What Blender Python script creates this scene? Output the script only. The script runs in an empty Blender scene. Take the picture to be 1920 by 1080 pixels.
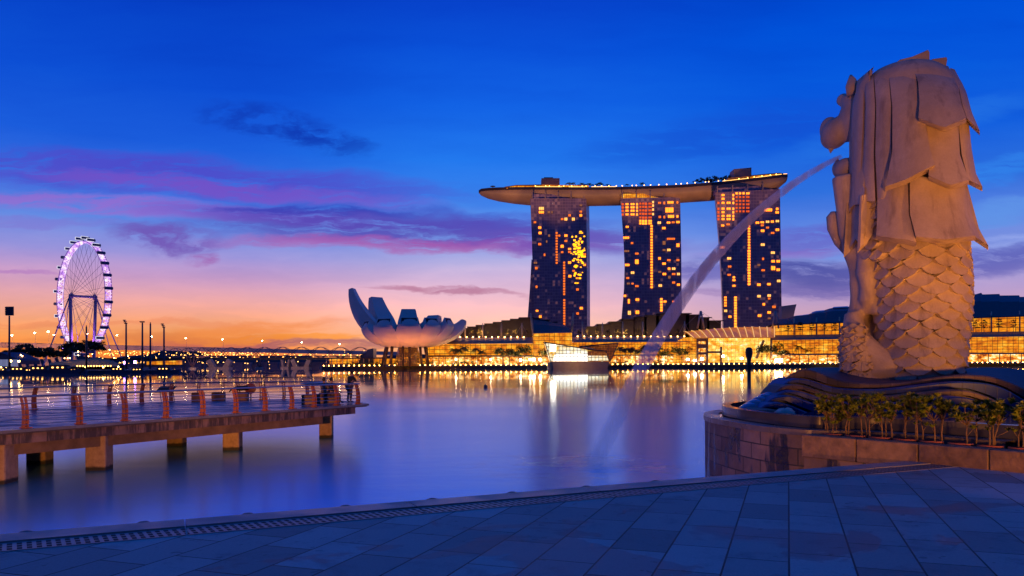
import bpy, bmesh, math, random
from mathutils import Vector, Matrix
random.seed(7)
SC = bpy.context.scene
COL = SC.collection
F = 1450.0                      # focal length in photo pixels
ROLL = 0.005                    # the photograph is rolled a little
CZ = 4.0                        # camera height above the water
H0 = 681.0                      # photo row of the optical axis

# ---------------------------------------------------------------- camera
cam = bpy.data.cameras.new("camera")
cam.sensor_width = 36.0
cam.lens = 36.0 * F / 1920.0
cam.shift_y = (H0 - 540.0) / 1920.0
cam.clip_start = 0.1
cam.clip_end = 20000
co = bpy.data.objects.new("camera", cam)
COL.objects.link(co)
co.matrix_world = Matrix.Translation((0, 0, CZ)) @ Matrix.Rotation(math.radians(90), 4, 'X') @ Matrix.Rotation(-ROLL, 4, 'Z')
SC.camera = co
SC.view_settings.view_transform = 'Standard'
SC.view_settings.look = 'None'
SC.view_settings.exposure = 0.0
SC.view_settings.gamma = 1.0
SC.cycles.use_denoising = True
SC.cycles.max_bounces = 6
SC.cycles.diffuse_bounces = 2
SC.cycles.glossy_bounces = 3
SC.cycles.transmission_bounces = 3
SC.cycles.volume_bounces = 1
SC.cycles.transparent_max_bounces = 6
SC.cycles.sample_clamp_indirect = 40.0
SC.cycles.caustics_refractive = False


def lin(c):
    return tuple(((v / 255.0) / 12.92 if v / 255.0 <= 0.04045 else ((v / 255.0 + 0.055) / 1.055) ** 2.4) for v in c)


def rgba(c):
    return (*lin(c), 1.0)


# ---------------------------------------------------------------- node expression helper
class E:
    def __init__(self, nt, s):
        self.nt, self.s = nt, s

    def m(self, op, *a, clamp=False):
        n = self.nt.nodes.new('ShaderNodeMath')
        n.operation = op
        n.use_clamp = clamp
        for i, v in enumerate((self,) + a):
            if isinstance(v, E):
                self.nt.links.new(v.s, n.inputs[i])
            else:
                n.inputs[i].default_value = v
        return E(self.nt, n.outputs[0])

    def __add__(self, o): return self.m('ADD', o)
    def __radd__(self, o): return self.m('ADD', o)
    def __sub__(self, o): return self.m('SUBTRACT', o)
    def __rsub__(self, o): return E(self.nt, val(self.nt, o)).m('SUBTRACT', self)
    def __mul__(self, o): return self.m('MULTIPLY', o)
    def __rmul__(self, o): return self.m('MULTIPLY', o)
    def __truediv__(self, o): return self.m('DIVIDE', o)

    def step(self, a, b):
        n = self.nt.nodes.new('ShaderNodeMapRange')
        n.interpolation_type = 'SMOOTHSTEP'
        self.nt.links.new(self.s, n.inputs[0])
        n.inputs[1].default_value = a
        n.inputs[2].default_value = b
        if a > b:
            n.inputs[1].default_value, n.inputs[2].default_value = b, a
            n.inputs[3].default_value, n.inputs[4].default_value = 1.0, 0.0
        return E(self.nt, n.outputs[0])

    def ramp(self, stops, interp='LINEAR'):
        n = self.nt.nodes.new('ShaderNodeValToRGB')
        cr = n.color_ramp
        cr.interpolation = interp
        while len(cr.elements) < len(stops):
            cr.elements.new(0.5)
        for e, (p, c) in zip(cr.elements, stops):
            e.position = p
            e.color = c if len(c) == 4 else (*c, 1)
        self.nt.links.new(self.s, n.inputs[0])
        return E(self.nt, n.outputs[0])


def val(nt, v):
    n = nt.nodes.new('ShaderNodeValue')
    n.outputs[0].default_value = v
    return n.outputs[0]


def mix(nt, f, a, b, mode='MIX'):
    n = nt.nodes.new('ShaderNodeMix')
    n.data_type = 'RGBA'
    n.blend_type = mode
    for i, v in ((0, f), (6, a), (7, b)):
        if isinstance(v, E):
            nt.links.new(v.s, n.inputs[i])
        else:
            n.inputs[i].default_value = v
    return E(nt, n.outputs[2])


def comb(nt, x, y, z):
    n = nt.nodes.new('ShaderNodeCombineXYZ')
    for i, v in enumerate((x, y, z)):
        if isinstance(v, E):
            nt.links.new(v.s, n.inputs[i])
        else:
            n.inputs[i].default_value = v
    return E(nt, n.outputs[0])


def sep(nt, v):
    n = nt.nodes.new('ShaderNodeSeparateXYZ')
    nt.links.new(v.s, n.inputs[0])
    return [E(nt, o) for o in n.outputs]


def noise(nt, vec, scale, detail=4, rough=0.55, dist=0.0):
    n = nt.nodes.new('ShaderNodeTexNoise')
    if vec is not None:
        nt.links.new(vec.s, n.inputs['Vector'])
    n.inputs['Scale'].default_value = scale
    n.inputs['Detail'].default_value = detail
    n.inputs['Roughness'].default_value = rough
    n.inputs['Distortion'].default_value = dist
    return E(nt, n.outputs[0])


def objco(nt):
    n = nt.nodes.new('ShaderNodeTexCoord')
    return E(nt, n.outputs['Object'])


def vscale(nt, v, s):
    n = nt.nodes.new('ShaderNodeVectorMath')
    n.operation = 'MULTIPLY'
    nt.links.new(v.s, n.inputs[0])
    n.inputs[1].default_value = s
    return E(nt, n.outputs[0])


# ---------------------------------------------------------------- world: dawn sky
W = bpy.data.worlds.new("World")
SC.world = W
W.use_nodes = True
nt = W.node_tree
nt.nodes.clear()
tc = nt.nodes.new('ShaderNodeTexCoord')
D = E(nt, tc.outputs['Generated'])
dx, dy, dz = sep(nt, D)
zz = dz.m('MAXIMUM', 0.0)
MID = [(0.0, (255, 170, 110)), (.03, (255, 186, 140)), (.05, (255, 196, 178)), (.075, (248, 192, 200)), (.103, (222, 186, 216)), (.13, (178, 174, 226)), (.16, (118, 152, 232)), (.2, (62, 132, 236)), (.254, (34, 120, 238)),
       (.315, (18, 98, 229)), (.372, (10, 82, 218)), (.425, (7, 66, 203)), (.7, (8, 74, 172)), (1.0, (10, 80, 175))]
LEFT = [(0.0, (245, 120, 50)), (.022, (252, 146, 66)), (.036, (250, 160, 92)), (.052, (244, 164, 122)), (.075, (236, 168, 165)),
        (.103, (204, 158, 200)), (.13, (150, 146, 218)), (.164, (98, 136, 226)), (.204, (56, 112, 226)), (.254, (26, 92, 220)),
        (.315, (12, 78, 212)), (.372, (7, 68, 202)), (.425, (4, 57, 190)), (.7, (8, 74, 172)), (1.0, (10, 80, 175))]
RIGHT = [(0.0, (214, 140, 140)), (.03, (226, 160, 160)), (.055, (208, 164, 186)), (.08, (184, 158, 206)), (.105, (152, 152, 216)),
         (.13, (120, 142, 222)), (.16, (92, 132, 226)), (.2, (46, 112, 222)), (.254, (18, 94, 222)), (.315, (6, 86, 220)),
         (.372, (0, 80, 216)), (.425, (0, 66, 200)), (.7, (6, 76, 174)), (1.0, (10, 80, 175))]
BACK = [(0.0, (34, 32, 62)), (.1, (20, 28, 72)), (.3, (6, 28, 82)), (.6, (8, 70, 160)), (1.0, (10, 80, 175))]
L = zz.ramp([(p, rgba(c)) for p, c in LEFT])
R = zz.ramp([(p, rgba(c)) for p, c in RIGHT])
B = zz.ramp([(p, rgba(c)) for p, c in BACK])
az = dx / (dx * dx + dy * dy).m('SQRT').m('MAXIMUM', 0.001)
C_ = zz.ramp([(p, rgba(c)) for p, c in MID])
sky = mix(nt, az.step(-.36, -.05), L, C_)
sky = mix(nt, az.step(.02, .38), sky, R)
dyc = dy.m('MAXIMUM', 0.08)
u = dx / dyc * F
v = dz / dyc * F                     # direction projected on a distant plane to the east (cloud sheet)
wv = comb(nt, u / 260.0, v / 90.0, 0.0)
wn = noise(nt, wv, 1.0, 5, 0.6)
wn2 = noise(nt, comb(nt, u / 190.0, v / 60.0, 3.7), 1.0, 5, 0.6)
uu = u + (wn - 0.5) * 170.0
vv = v + (wn2 - 0.5) * 62.0
streak = noise(nt, comb(nt, uu / 120.0, vv / 13.0, 1.3), 1.0, 6, 0.62)
puff = noise(nt, comb(nt, uu / 60.0, vv / 26.0, 8.3), 1.0, 6, 0.6)
front = dy.step(.05, .3)
cir = noise(nt, comb(nt, uu / 420.0 + vv / 900.0, vv / 62.0, 5.1), 1.0, 6, 0.58)
sky = mix(nt, cir.step(.45, .75) * front * .34, sky, mix(nt, 1.0, sky, (1.5, 1.32, 1.06, 1), 'MULTIPLY'))
sky = mix(nt, cir.step(.52, .28) * front * .30, sky, mix(nt, 1.0, sky, (.62, .70, .86, 1), 'MULTIPLY'))
CL = [  # centre px, centre py, half width, half height, slope deg, colour, strength, texture
    (500, 228, 135, 28, 10, (14, 56, 178), .85, 'p'), (600, 262, 90, 22, 10, (14, 54, 174), .8, 'p'),
    (300, 328, 560, 36, 4, (84, 66, 196), .85, 's'), (420, 352, 380, 16, 5, (128, 84, 198), .7, 's'),
    (260, 386, 480, 18, 4, (158, 104, 204), .8, 's'), (700, 405, 420, 20, 2, (64, 70, 190), .7, 's'), (580, 396, 190, 8, 1, (40, 56, 178), .8, 's'),
    (780, 432, 420, 30, 2, (86, 66, 176), .95, 's'), (760, 458, 380, 14, 1, (176, 88, 170), .8, 's'),
    (1080, 455, 220, 24, 3, (104, 76, 180), .8, 's'), (310, 446, 100, 26, 6, (110, 70, 172), .9, 'p'),
    (385, 482, 28, 12, 0, (160, 84, 168), .8, 'p'), (80, 412, 170, 10, 2, (130, 110, 205), .5, 's'),
    (30, 500, 90, 4, 1, (170, 110, 190), .6, 's'), (840, 549, 160, 7, 4, (176, 104, 140), .85, 's'),
    (470, 616, 190, 16, -5, (240, 132, 60), .7, 's'), (420, 640, 160, 12, -2, (186, 92, 92), .85, 's'),
    (620, 646, 170, 9, 0, (150, 84, 108), .85, 's'), (220, 632, 160, 12, 0, (214, 116, 70), .6, 's'),
    (560, 632, 200, 7, 0, (255, 150, 40), .8, 's'), (150, 600, 320, 6, 1, (232, 130, 90), .5, 's'),
    (1310, 505, 90, 16, -2, (88, 86, 176), .8, 's'), (1360, 545, 120, 10, 0, (150, 120, 180), .7, 's'),
    (1535, 515, 150, 26, 3, (62, 66, 156), .95, 's'), (1540, 548, 160, 14, 0, (96, 88, 168), .85, 's'),
    (1600, 440, 260, 22, -6, (100, 84, 190), .65, 's'), (1560, 470, 240, 10, -3, (140, 96, 190), .6, 's'),
    (1800, 420, 260, 24, -14, (96, 150, 232), .9, 's'), (1700, 250, 260, 30, -14, (40, 120, 230), .6, 's'), (1400, 250, 330, 40, -8, (20, 74, 205), .6, 's'), (1850, 500, 200, 26, -8, (64, 66, 170), .75, 's'),
    (1880, 458, 160, 10, -10, (150, 168, 236), .85, 's'), (1860, 330, 200, 20, -16, (50, 132, 236), .8, 's')]
for cx, cy, rx, ry, an, c, st, tx in CL:
    a = math.radians(-an)
    x0 = uu - (cx - 960.0)
    y0 = vv - (H0 - cy)
    xr = (x0 * math.cos(a) + y0 * math.sin(a)) / (rx * 1.25)
    yr = (y0 * math.cos(a) - x0 * math.sin(a)) / (ry * 1.35)
    msk = (xr * xr + yr * yr).step(1.0, 0.05)
    t = streak.step(.24, .54) if tx == 's' else puff.step(.34, .62)
    sky = mix(nt, msk * t * front * (st * .86), sky, rgba(c))
sky = mix(nt, dy.step(.15, -.35), sky, B)
below = dz.step(-.02, -.15)
sky = mix(nt, below, sky, (0.01, 0.012, 0.03, 1))
bg = nt.nodes.new('ShaderNodeBackground')
nt.links.new(sky.s, bg.inputs[0])
bg.inputs[1].default_value = 1.0
out = nt.nodes.new('ShaderNodeOutputWorld')
nt.links.new(bg.outputs[0], out.inputs[0])
W.cycles.sampling_method = 'MANUAL'
W.cycles.sample_map_resolution = 512


# ---------------------------------------------------------------- photo <-> world
def uvp(px, py):
    a, b = px - 960.0, py - H0
    return (a - b * ROLL), (b + a * ROLL)


def P(px, py, d):
    a, b = uvp(px, py)
    return Vector((a / F * d, d, CZ - b / F * d))


def G(px, py, z):
    a, b = uvp(px, py)
    d = (CZ - z) * F / b
    return Vector((a / F * d, d, z))


# ---------------------------------------------------------------- mesh builder
def wloc(o):
    v = Vector((0, 0, 0))
    while o:
        v += o.location
        o = o.parent
    return v


class MB:
    def __init__(self):
        self.v, self.f, self.mi, self.cm = [], [], [], 0

    def add(self, vs, fs):
        n = len(self.v)
        self.v += [tuple(p) for p in vs]
        self.f += [tuple(i + n for i in f) for f in fs]
        self.mi += [self.cm] * len(fs)

    def box(self, c, s, rz=0.0, taper=1.0):
        cx, cy, cz = c
        hx, hy, hz = s[0] / 2, s[1] / 2, s[2] / 2
        ca, sa = math.cos(rz), math.sin(rz)
        vs = []
        for z, k in ((-hz, 1.0), (hz, taper)):
            for x, y in ((-hx, -hy), (hx, -hy), (hx, hy), (-hx, hy)):
                x *= k
                y *= k
                vs.append((cx + x * ca - y * sa, cy + x * sa + y * ca, cz + z))
        self.add(vs, [(3, 2, 1, 0), (4, 5, 6, 7), (0, 1, 5, 4), (1, 2, 6, 5), (2, 3, 7, 6), (3, 0, 4, 7)])

    def tube(self, pts, r, n=6, cap=True, flat=None):
        pts = [Vector(p) for p in pts]
        rs = r if isinstance(r, (list, tuple)) else [r] * len(pts)
        vs, fs = [], []
        up = Vector((0, 0, 1))
        pa = None
        for i, p in enumerate(pts):
            t = (pts[min(i + 1, len(pts) - 1)] - pts[max(i - 1, 0)])
            if t.length < 1e-9:
                t = Vector((0, 0, 1))
            t.normalize()
            a = t.cross(up)
            if a.length < 1e-3:
                a = t.cross(Vector((1, 0, 0)))
            a.normalize()
            if pa is not None and a.dot(pa) < 0:
                a = -a
            pa = a
            b = a.cross(t).normalized()
            for k in range(n):
                th = 2 * math.pi * (k + .5) / n
                vs.append(p + (a * math.cos(th) + b * math.sin(th) * (flat or 1)) * rs[i])
        for i in range(len(pts) - 1):
            for k in range(n):
                k2 = (k + 1) % n
                fs.append((i * n + k, i * n + k2, (i + 1) * n + k2, (i + 1) * n + k))
        if cap:
            fs.append(tuple(range(n - 1, -1, -1)))
            fs.append(tuple((len(pts) - 1) * n + k for k in range(n)))
        self.add(vs, fs)

    def beam(self, a, b, w, h):
        a, b = Vector(a), Vector(b)
        t = (b - a).normalized()
        s = t.cross(Vector((0, 0, 1)))
        if s.length < 1e-3:
            s = Vector((1, 0, 0))
        s = s.normalized() * (w / 2)
        u_ = s.cross(t).normalized() * (h / 2)
        vs = [a - s - u_, a + s - u_, a + s + u_, a - s + u_, b - s - u_, b + s - u_, b + s + u_, b - s + u_]
        self.add(vs, [(3, 2, 1, 0), (4, 5, 6, 7), (0, 1, 5, 4), (1, 2, 6, 5), (2, 3, 7, 6), (3, 0, 4, 7)])

    def prism(self, poly, off):
        """closed polygon (3-D points) swept by a vector"""
        n = len(poly)
        off = Vector(off)
        a = [Vector(p) for p in poly]
        self.add(a + [p + off for p in a], [tuple(range(n)), tuple(range(2 * n - 1, n - 1, -1))] +
                 [((i + 1) % n, i, n + i, n + (i + 1) % n) for i in range(n)])

    def slab(self, poly, z0, z1):
        self.prism([(p[0], p[1], z0) for p in poly], (0, 0, z1 - z0))

    def lathe(self, prof, c, n=12):
        vs, fs = [], []
        for r, z in prof:
            for k in range(n):
                th = 2 * math.pi * k / n
                vs.append((c[0] + r * math.cos(th), c[1] + r * math.sin(th), c[2] + z))
        for i in range(len(prof) - 1):
            for k in range(n):
                k2 = (k + 1) % n
                fs.append((i * n + k, i * n + k2, (i + 1) * n + k2, (i + 1) * n + k))
        fs.append(tuple(range(n - 1, -1, -1)))
        fs.append(tuple((len(prof) - 1) * n + k for k in range(n)))
        self.add(vs, fs)

    def ball(self, c, r, nu=10, nv=6, rot=None):
        r = r if isinstance(r, (tuple, list)) else (r, r, r)
        vs, fs = [], []
        for j in range(1, nv):
            ph = math.pi * j / nv
            for i in range(nu):
                th = 2 * math.pi * i / nu
                p = Vector((r[0] * math.sin(ph) * math.cos(th), r[1] * math.sin(ph) * math.sin(th), r[2] * math.cos(ph)))
                if rot:
                    p = rot @ p
                vs.append(Vector(c) + p)
        t = Vector((0, 0, r[2]))
        if rot:
            t = rot @ t
        vs += [Vector(c) + t, Vector(c) - t]
        T, Bm = len(vs) - 2, len(vs) - 1
        for j in range(nv - 2):
            for i in range(nu):
                i2 = (i + 1) % nu
                fs.append((j * nu + i, (j + 1) * nu + i, (j + 1) * nu + i2, j * nu + i2))
        for i in range(nu):
            i2 = (i + 1) % nu
            fs.append((T, i, i2))
            fs.append((Bm, (nv - 2) * nu + i2, (nv - 2) * nu + i))
        self.add(vs, fs)

    def grid(self, rows, close=False):
        m = len(rows[0])
        vs = [p for r in rows for p in r]
        fs = []
        for j in range(len(rows) - 1):
            for i in range(m if close else m - 1):
                i2 = (i + 1) % m
                fs.append((j * m + i, j * m + i2, (j + 1) * m + i2, (j + 1) * m + i))
        self.add(vs, fs)

    def shell(self, outer, inner):
        """two same-size grids joined round their border into a closed plate"""
        m, k = len(outer[0]), len(outer)
        n0 = m * k
        vs = [p for r in outer for p in r] + [p for r in inner for p in r]
        fs = []
        for j in range(k - 1):
            for i in range(m - 1):
                fs.append((j * m + i, j * m + i + 1, (j + 1) * m + i + 1, (j + 1) * m + i))
                fs.append((n0 + j * m + i, n0 + (j + 1) * m + i, n0 + (j + 1) * m + i + 1, n0 + j * m + i + 1))
        bd = [i for i in range(m)] + [j * m + m - 1 for j in range(1, k)] + [(k - 1) * m + i for i in range(m - 2, -1, -1)] + [j * m for j in range(k - 2, 0, -1)]
        for a, b in zip(bd, bd[1:] + bd[:1]):
            fs.append((b, a, n0 + a, n0 + b))
        self.add(vs, fs)

    def build(self, name, mat, parent=None, smooth=False, loc=None, angle=None, recalc=False):
        me = bpy.data.meshes.new(name)
        base = Vector(loc) if loc is not None else Vector((0, 0, 0))
        off = wloc(parent) if parent else base
        me.from_pydata([(p[0] - off.x, p[1] - off.y, p[2] - off.z) for p in self.v], [], self.f)
        mats = mat if isinstance(mat, (list, tuple)) else [mat]
        for m_ in mats:
            me.materials.append(m_)
        if len(mats) > 1:
            me.polygons.foreach_set('material_index', self.mi)
        me.validate()
        if recalc:
            bm_ = bmesh.new()
            bm_.from_mesh(me)
            bmesh.ops.recalc_face_normals(bm_, faces=bm_.faces)
            bm_.to_mesh(me)
            bm_.free()
        if smooth:
            me.polygons.foreach_set('use_smooth', [True] * len(me.polygons))
            if angle:
                me.set_sharp_from_angle(angle=math.radians(angle))
        me.update()
        o = bpy.data.objects.new(name, me)
        COL.objects.link(o)
        if parent:
            o.parent = parent
        else:
            o.location = base
        return o


def tag(o, label=None, cat=None, group=None, kind=None):
    if label: o['label'] = label
    if cat: o['category'] = cat
    if group: o['group'] = group
    if kind: o['kind'] = kind
    return o


def thing(name, label, cat, loc=(0, 0, 0), group=None):
    o = bpy.data.objects.new(name, None)
    o.empty_display_size = 0.3
    COL.objects.link(o)
    o.location = loc
    return tag(o, label, cat, group)


def dup(src, loc, rz=0.0, sc=1.0, label=None, group=None):
    def rec(o, par):
        c = o.copy()
        COL.objects.link(c)
        c.parent = par
        for ch in list(o.children):
            rec(ch, c)
        return c
    r = rec(src, None)
    r.location = loc
    r.rotation_euler = (0, 0, rz)
    r.scale = (sc, sc, sc) if not isinstance(sc, tuple) else sc
    if label: r['label'] = label
    if group: r['group'] = group
    return r


# ---------------------------------------------------------------- materials
def newmat(name):
    m = bpy.data.materials.new(name)
    m.use_nodes = True
    t = m.node_tree
    b = t.nodes['Principled BSDF']
    return m, t, b


def pbr(name, col, rough=.6, var=.25, scale=3.0, metal=0.0, bump=0.0, bscale=20.0, spec=.5, rvar=0.0, stretch=(1, 1, 1)):
    m, t, b = newmat(name)
    c = vscale(t, objco(t), stretch)
    n = noise(t, c, scale, 5, .6)
    lo = tuple(x * (1 - var) for x in col)
    hi = tuple(min(1, x * (1 + var)) for x in col)
    t.links.new(n.ramp([(.3, lo), (.7, hi)]).s, b.inputs['Base Color'])
    b.inputs['Metallic'].default_value = metal
    b.inputs['Specular IOR Level'].default_value = spec
    if rvar:
        t.links.new((noise(t, c, scale * .6, 4).step(.35, .65) * rvar + (rough - rvar / 2)).s, b.inputs['Roughness'])
    else:
        b.inputs['Roughness'].default_value = rough
    if bump:
        bp = t.nodes.new('ShaderNodeBump')
        bp.inputs['Strength'].default_value = bump
        bp.inputs['Distance'].default_value = .02
        t.links.new(noise(t, c, bscale, 5, .65).s, bp.inputs['Height'])
        t.links.new(bp.outputs[0], b.inputs['Normal'])
    return m


def glow(name, col, strength, base=(.02, .02, .02)):
    m, t, b = newmat(name)
    b.inputs['Base Color'].default_value = (*base, 1)
    b.inputs['Roughness'].default_value = .4
    b.inputs['Emission Color'].default_value = (*col, 1)
    b.inputs['Emission Strength'].default_value = strength
    return m


def room_glow(name, stops, strength, cell=(3.0, 4.0), gap=.06, nscale=.35, blotch=1.6, frame=(.02, .012, .006), seed=0.0, hot=None):
    """lit rooms seen through a glass wall: uneven interior light, dark mullions"""
    m, t, b = newmat(name)
    oc = objco(t)
    x, y, z = sep(t, oc)
    h = x + y * 0.5
    n1 = noise(t, comb(t, h * nscale, z * nscale * 1.3, seed), 1.0, 5, .7)
    cx = (h / cell[0]).m('FLOOR')
    cz = (z / cell[1]).m('FLOOR')
    wn_ = t.nodes.new('ShaderNodeTexWhiteNoise')
    t.links.new(comb(t, cx, cz, seed).s, wn_.inputs['Vector'])
    cellr = E(t, wn_.outputs['Value'])
    val_ = n1 * blotch + (cellr - .5) * .10 - (blotch - 1) * .5
    c = val_.ramp(stops)
    fx = (h / cell[0]).m('FRACT')
    fz = (z / cell[1]).m('FRACT')
    g = (fx.m('GREATER_THAN', gap)) * (fz.m('GREATER_THAN', gap * cell[0] / cell[1] * 1.2))
    col = mix(t, g, (*frame, 1), c)
    b.inputs['Base Color'].default_value = (.03, .03, .03, 1)
    b.inputs['Roughness'].default_value = .25
    t.links.new(col.s, b.inputs['Emission Color'])
    st = cellr.step(.0, 1.0) * .16 + .92
    t.links.new((st * strength).s, b.inputs['Emission Strength'])
    return m


GOLD = [(0.12, lin((120, 52, 6))), (.38, lin((205, 104, 10))), (.58, lin((242, 150, 24))), (.75, lin((255, 190, 60))), (.95, lin((255, 226, 150)))]
M = {}
M['gold'] = room_glow('gold_glass', GOLD, 1.15, (4.0, 3.2), .07, .12)
M['gold2'] = room_glow('gold_glass_fine', GOLD, 1.2, (2.4, 2.0), .08, .16, seed=4.0)
M['shop'] = room_glow('shop_glass', [(0.2, lin((110, 40, 5))), (.42, lin((215, 110, 20))), (.58, lin((255, 180, 70))), (.75, lin((255, 240, 205)))], 1.5, (5.0, 9.0), .08, .3, 2.0, seed=9.0)
M['hall'] = room_glow('hall_glass', [(0.1, lin((190, 90, 10))), (.4, lin((248, 160, 40))), (.6, lin((255, 205, 100))), (.8, lin((255, 244, 210)))], 1.5, (3.0, 3.0), .06, .16, seed=2.0)
M['canopy'] = room_glow('lit_canopy', [(0.1, lin((130, 62, 12))), (.5, lin((186, 100, 24))), (.9, lin((225, 140, 44)))], .8, (9.0, 40.0), .02, .05, seed=6.0)  # light from below put in as the canopy's own glow
M['crystal'] = room_glow('crystal_glass', [(0.0, lin((235, 130, 30))), (.3, lin((255, 190, 80))), (.5, lin((255, 240, 200))), (.7, lin((255, 250, 240)))], 1.15, (2.6, 2.6), .12, .12, seed=5.0)
M['crystal_low'] = room_glow('crystal_bright', [(0.0, lin((255, 210, 130))), (.4, lin((255, 244, 225))), (.8, lin((255, 252, 248)))], 1.9, (2.6, 4.2), .10, .2, seed=7.0)
M['lattice'] = room_glow('lattice_glass', [(0.1, lin((70, 26, 5))), (.5, lin((150, 70, 12))), (.8, lin((235, 140, 40)))], .8, (1.2, 1.2), .25, .2, seed=3.0)
M['roof_dark'] = pbr('dark_roof', (.045, .035, .05), .55, .2, .2)
M['roof_blue'] = pbr('pale_roof_metal', (.22, .22, .26), .35, .12, .2, metal=.5)
M['bronze'] = pbr('bronze_fascia', (.23, .15, .13), .5, .15, .4)
M['steel'] = pbr('painted_steel', (.42, .34, .3), .4, .1, 2)
M['dark_steel'] = pbr('dark_steel', (.05, .05, .06), .45, .15, 2)
M['concrete'] = pbr('concrete', (.3, .25, .22), .8, .3, .8, bump=.3)
M['quay'] = pbr('dark_quay', (.045, .04, .035), .8, .35, .3)
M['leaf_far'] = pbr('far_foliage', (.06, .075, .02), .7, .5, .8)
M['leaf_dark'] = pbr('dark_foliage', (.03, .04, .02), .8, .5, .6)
M['leaf_uplit'] = pbr('lit_foliage', (.10, .085, .02), .7, .5, .9)  # yellow of the uplights put into the leaf colour
M['bark'] = pbr('bark', (.11, .075, .045), .85, .3, 4)
M['lamp_warm'] = glow('warm_lamp', (1.0, .50, .13), 40)
M['lamp_edge'] = glow('promenade_lamp', (1.0, .40, .06), 44)
M['lamp_road'] = glow('road_lamp', (1.0, .55, .26), 110)
M['lamp_white'] = glow('white_lamp', (1.0, .66, .34), 48)
M['lamp_violet'] = glow('violet_lamp', lin((180, 120, 255)), 25)
M['lamp_town'] = glow('town_lamp', lin((255, 176, 84)), 8)
M['lamp_strip'] = glow('light_strip', lin((255, 190, 100)), 3.0)
# ================================================================ SETTING
def make_water():
    m, t, b = newmat('bay_water')
    b.inputs['Base Color'].default_value = (.22, .64, .96, 1)
    b.inputs['IOR'].default_value = 1.5
    b.inputs['Metallic'].default_value = .72
    b.inputs['Specular Tint'].default_value = (.50, .80, 1.0, 1)
    b.inputs['Specular IOR Level'].default_value = .62
    oc = objco(t)
    x, y, z = sep(t, oc)
    n0 = noise(t, comb(t, x * .02, y * .035, 0.0), 1.0, 3, .5, .6)
    n1 = noise(t, comb(t, x * .30, y * .75, 0.0), 1.0, 4, .55, .3)
    n2 = noise(t, comb(t, x * 2.2, y * 6.0, 0.0), 1.0, 3, .6)
    h = n1 * .7 + n2 * .12
    ex, ey, _ = G(1105, 872, 0)
    rx, ry = x - ex, (y - ey)
    rr = (rx * rx + ry * ry).m('SQRT')
    swell = (rr * 1.25 + n1 * 2.2 + rx * .5).m('SINE') * rr.step(9.0, .3)
    h = h + swell * .7 * rr.step(9.0, 1.0)
    fo = noise(t, comb(t, x * .55, y * .8, 2.0), 1.0, 5, .65, 1.2).step(.44, .70) * (rr.step(6.5, .5))
    t.links.new(mix(t, fo * .7, (.22, .64, .96, 1), (.70, .62, .66, 1)).s, b.inputs['Base Color'])
    t.links.new((fo * -.55 + .72).s, b.inputs['Metallic'])
    bp = t.nodes.new('ShaderNodeBump')
    t.links.new((y.step(20, 130) * -.19 + .20).s, bp.inputs['Strength'])
    bp.inputs['Distance'].default_value = .08
    t.links.new(h.s, bp.inputs['Height'])
    t.links.new(bp.outputs[0], b.inputs['Normal'])
    t.links.new((n0.step(.35, .65) * -.035 + (y / 420.0).m('MINIMUM', 1.0).ramp([(0.0, (.225,) * 3), (.07, (.262,) * 3), (.15, (.245,) * 3), (.24, (.135,) * 3), (.36, (.062,) * 3), (.6, (.042,) * 3), (1.0, (.034,) * 3)], 'B_SPLINE')).s, b.inputs['Roughness'])
    g = MB()
    g.add([(-3500, -60, 0), (3500, -60, 0), (3500, 6000, 0), (-3500, 6000, 0)], [(0, 1, 2, 3)])
    tag(g.build('water', m), 'smooth dawn water of the bay with long reflections', kind='structure')


make_water()
ZP = 2.4                                     # promenade level
EA, EB = G(0, 1005, ZP), G(1640, 871, ZP)    # quay edge, seen at the foot of the picture
ED = (EB - EA).normalized()
EN = Vector((-ED.y, ED.x, 0))                # towards the water


def edge(s, o=0.0, z=ZP):                    # s metres along the quay edge, o metres towards the water
    p = EA + ED * s + EN * o
    return Vector((p.x, p.y, z))


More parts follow.
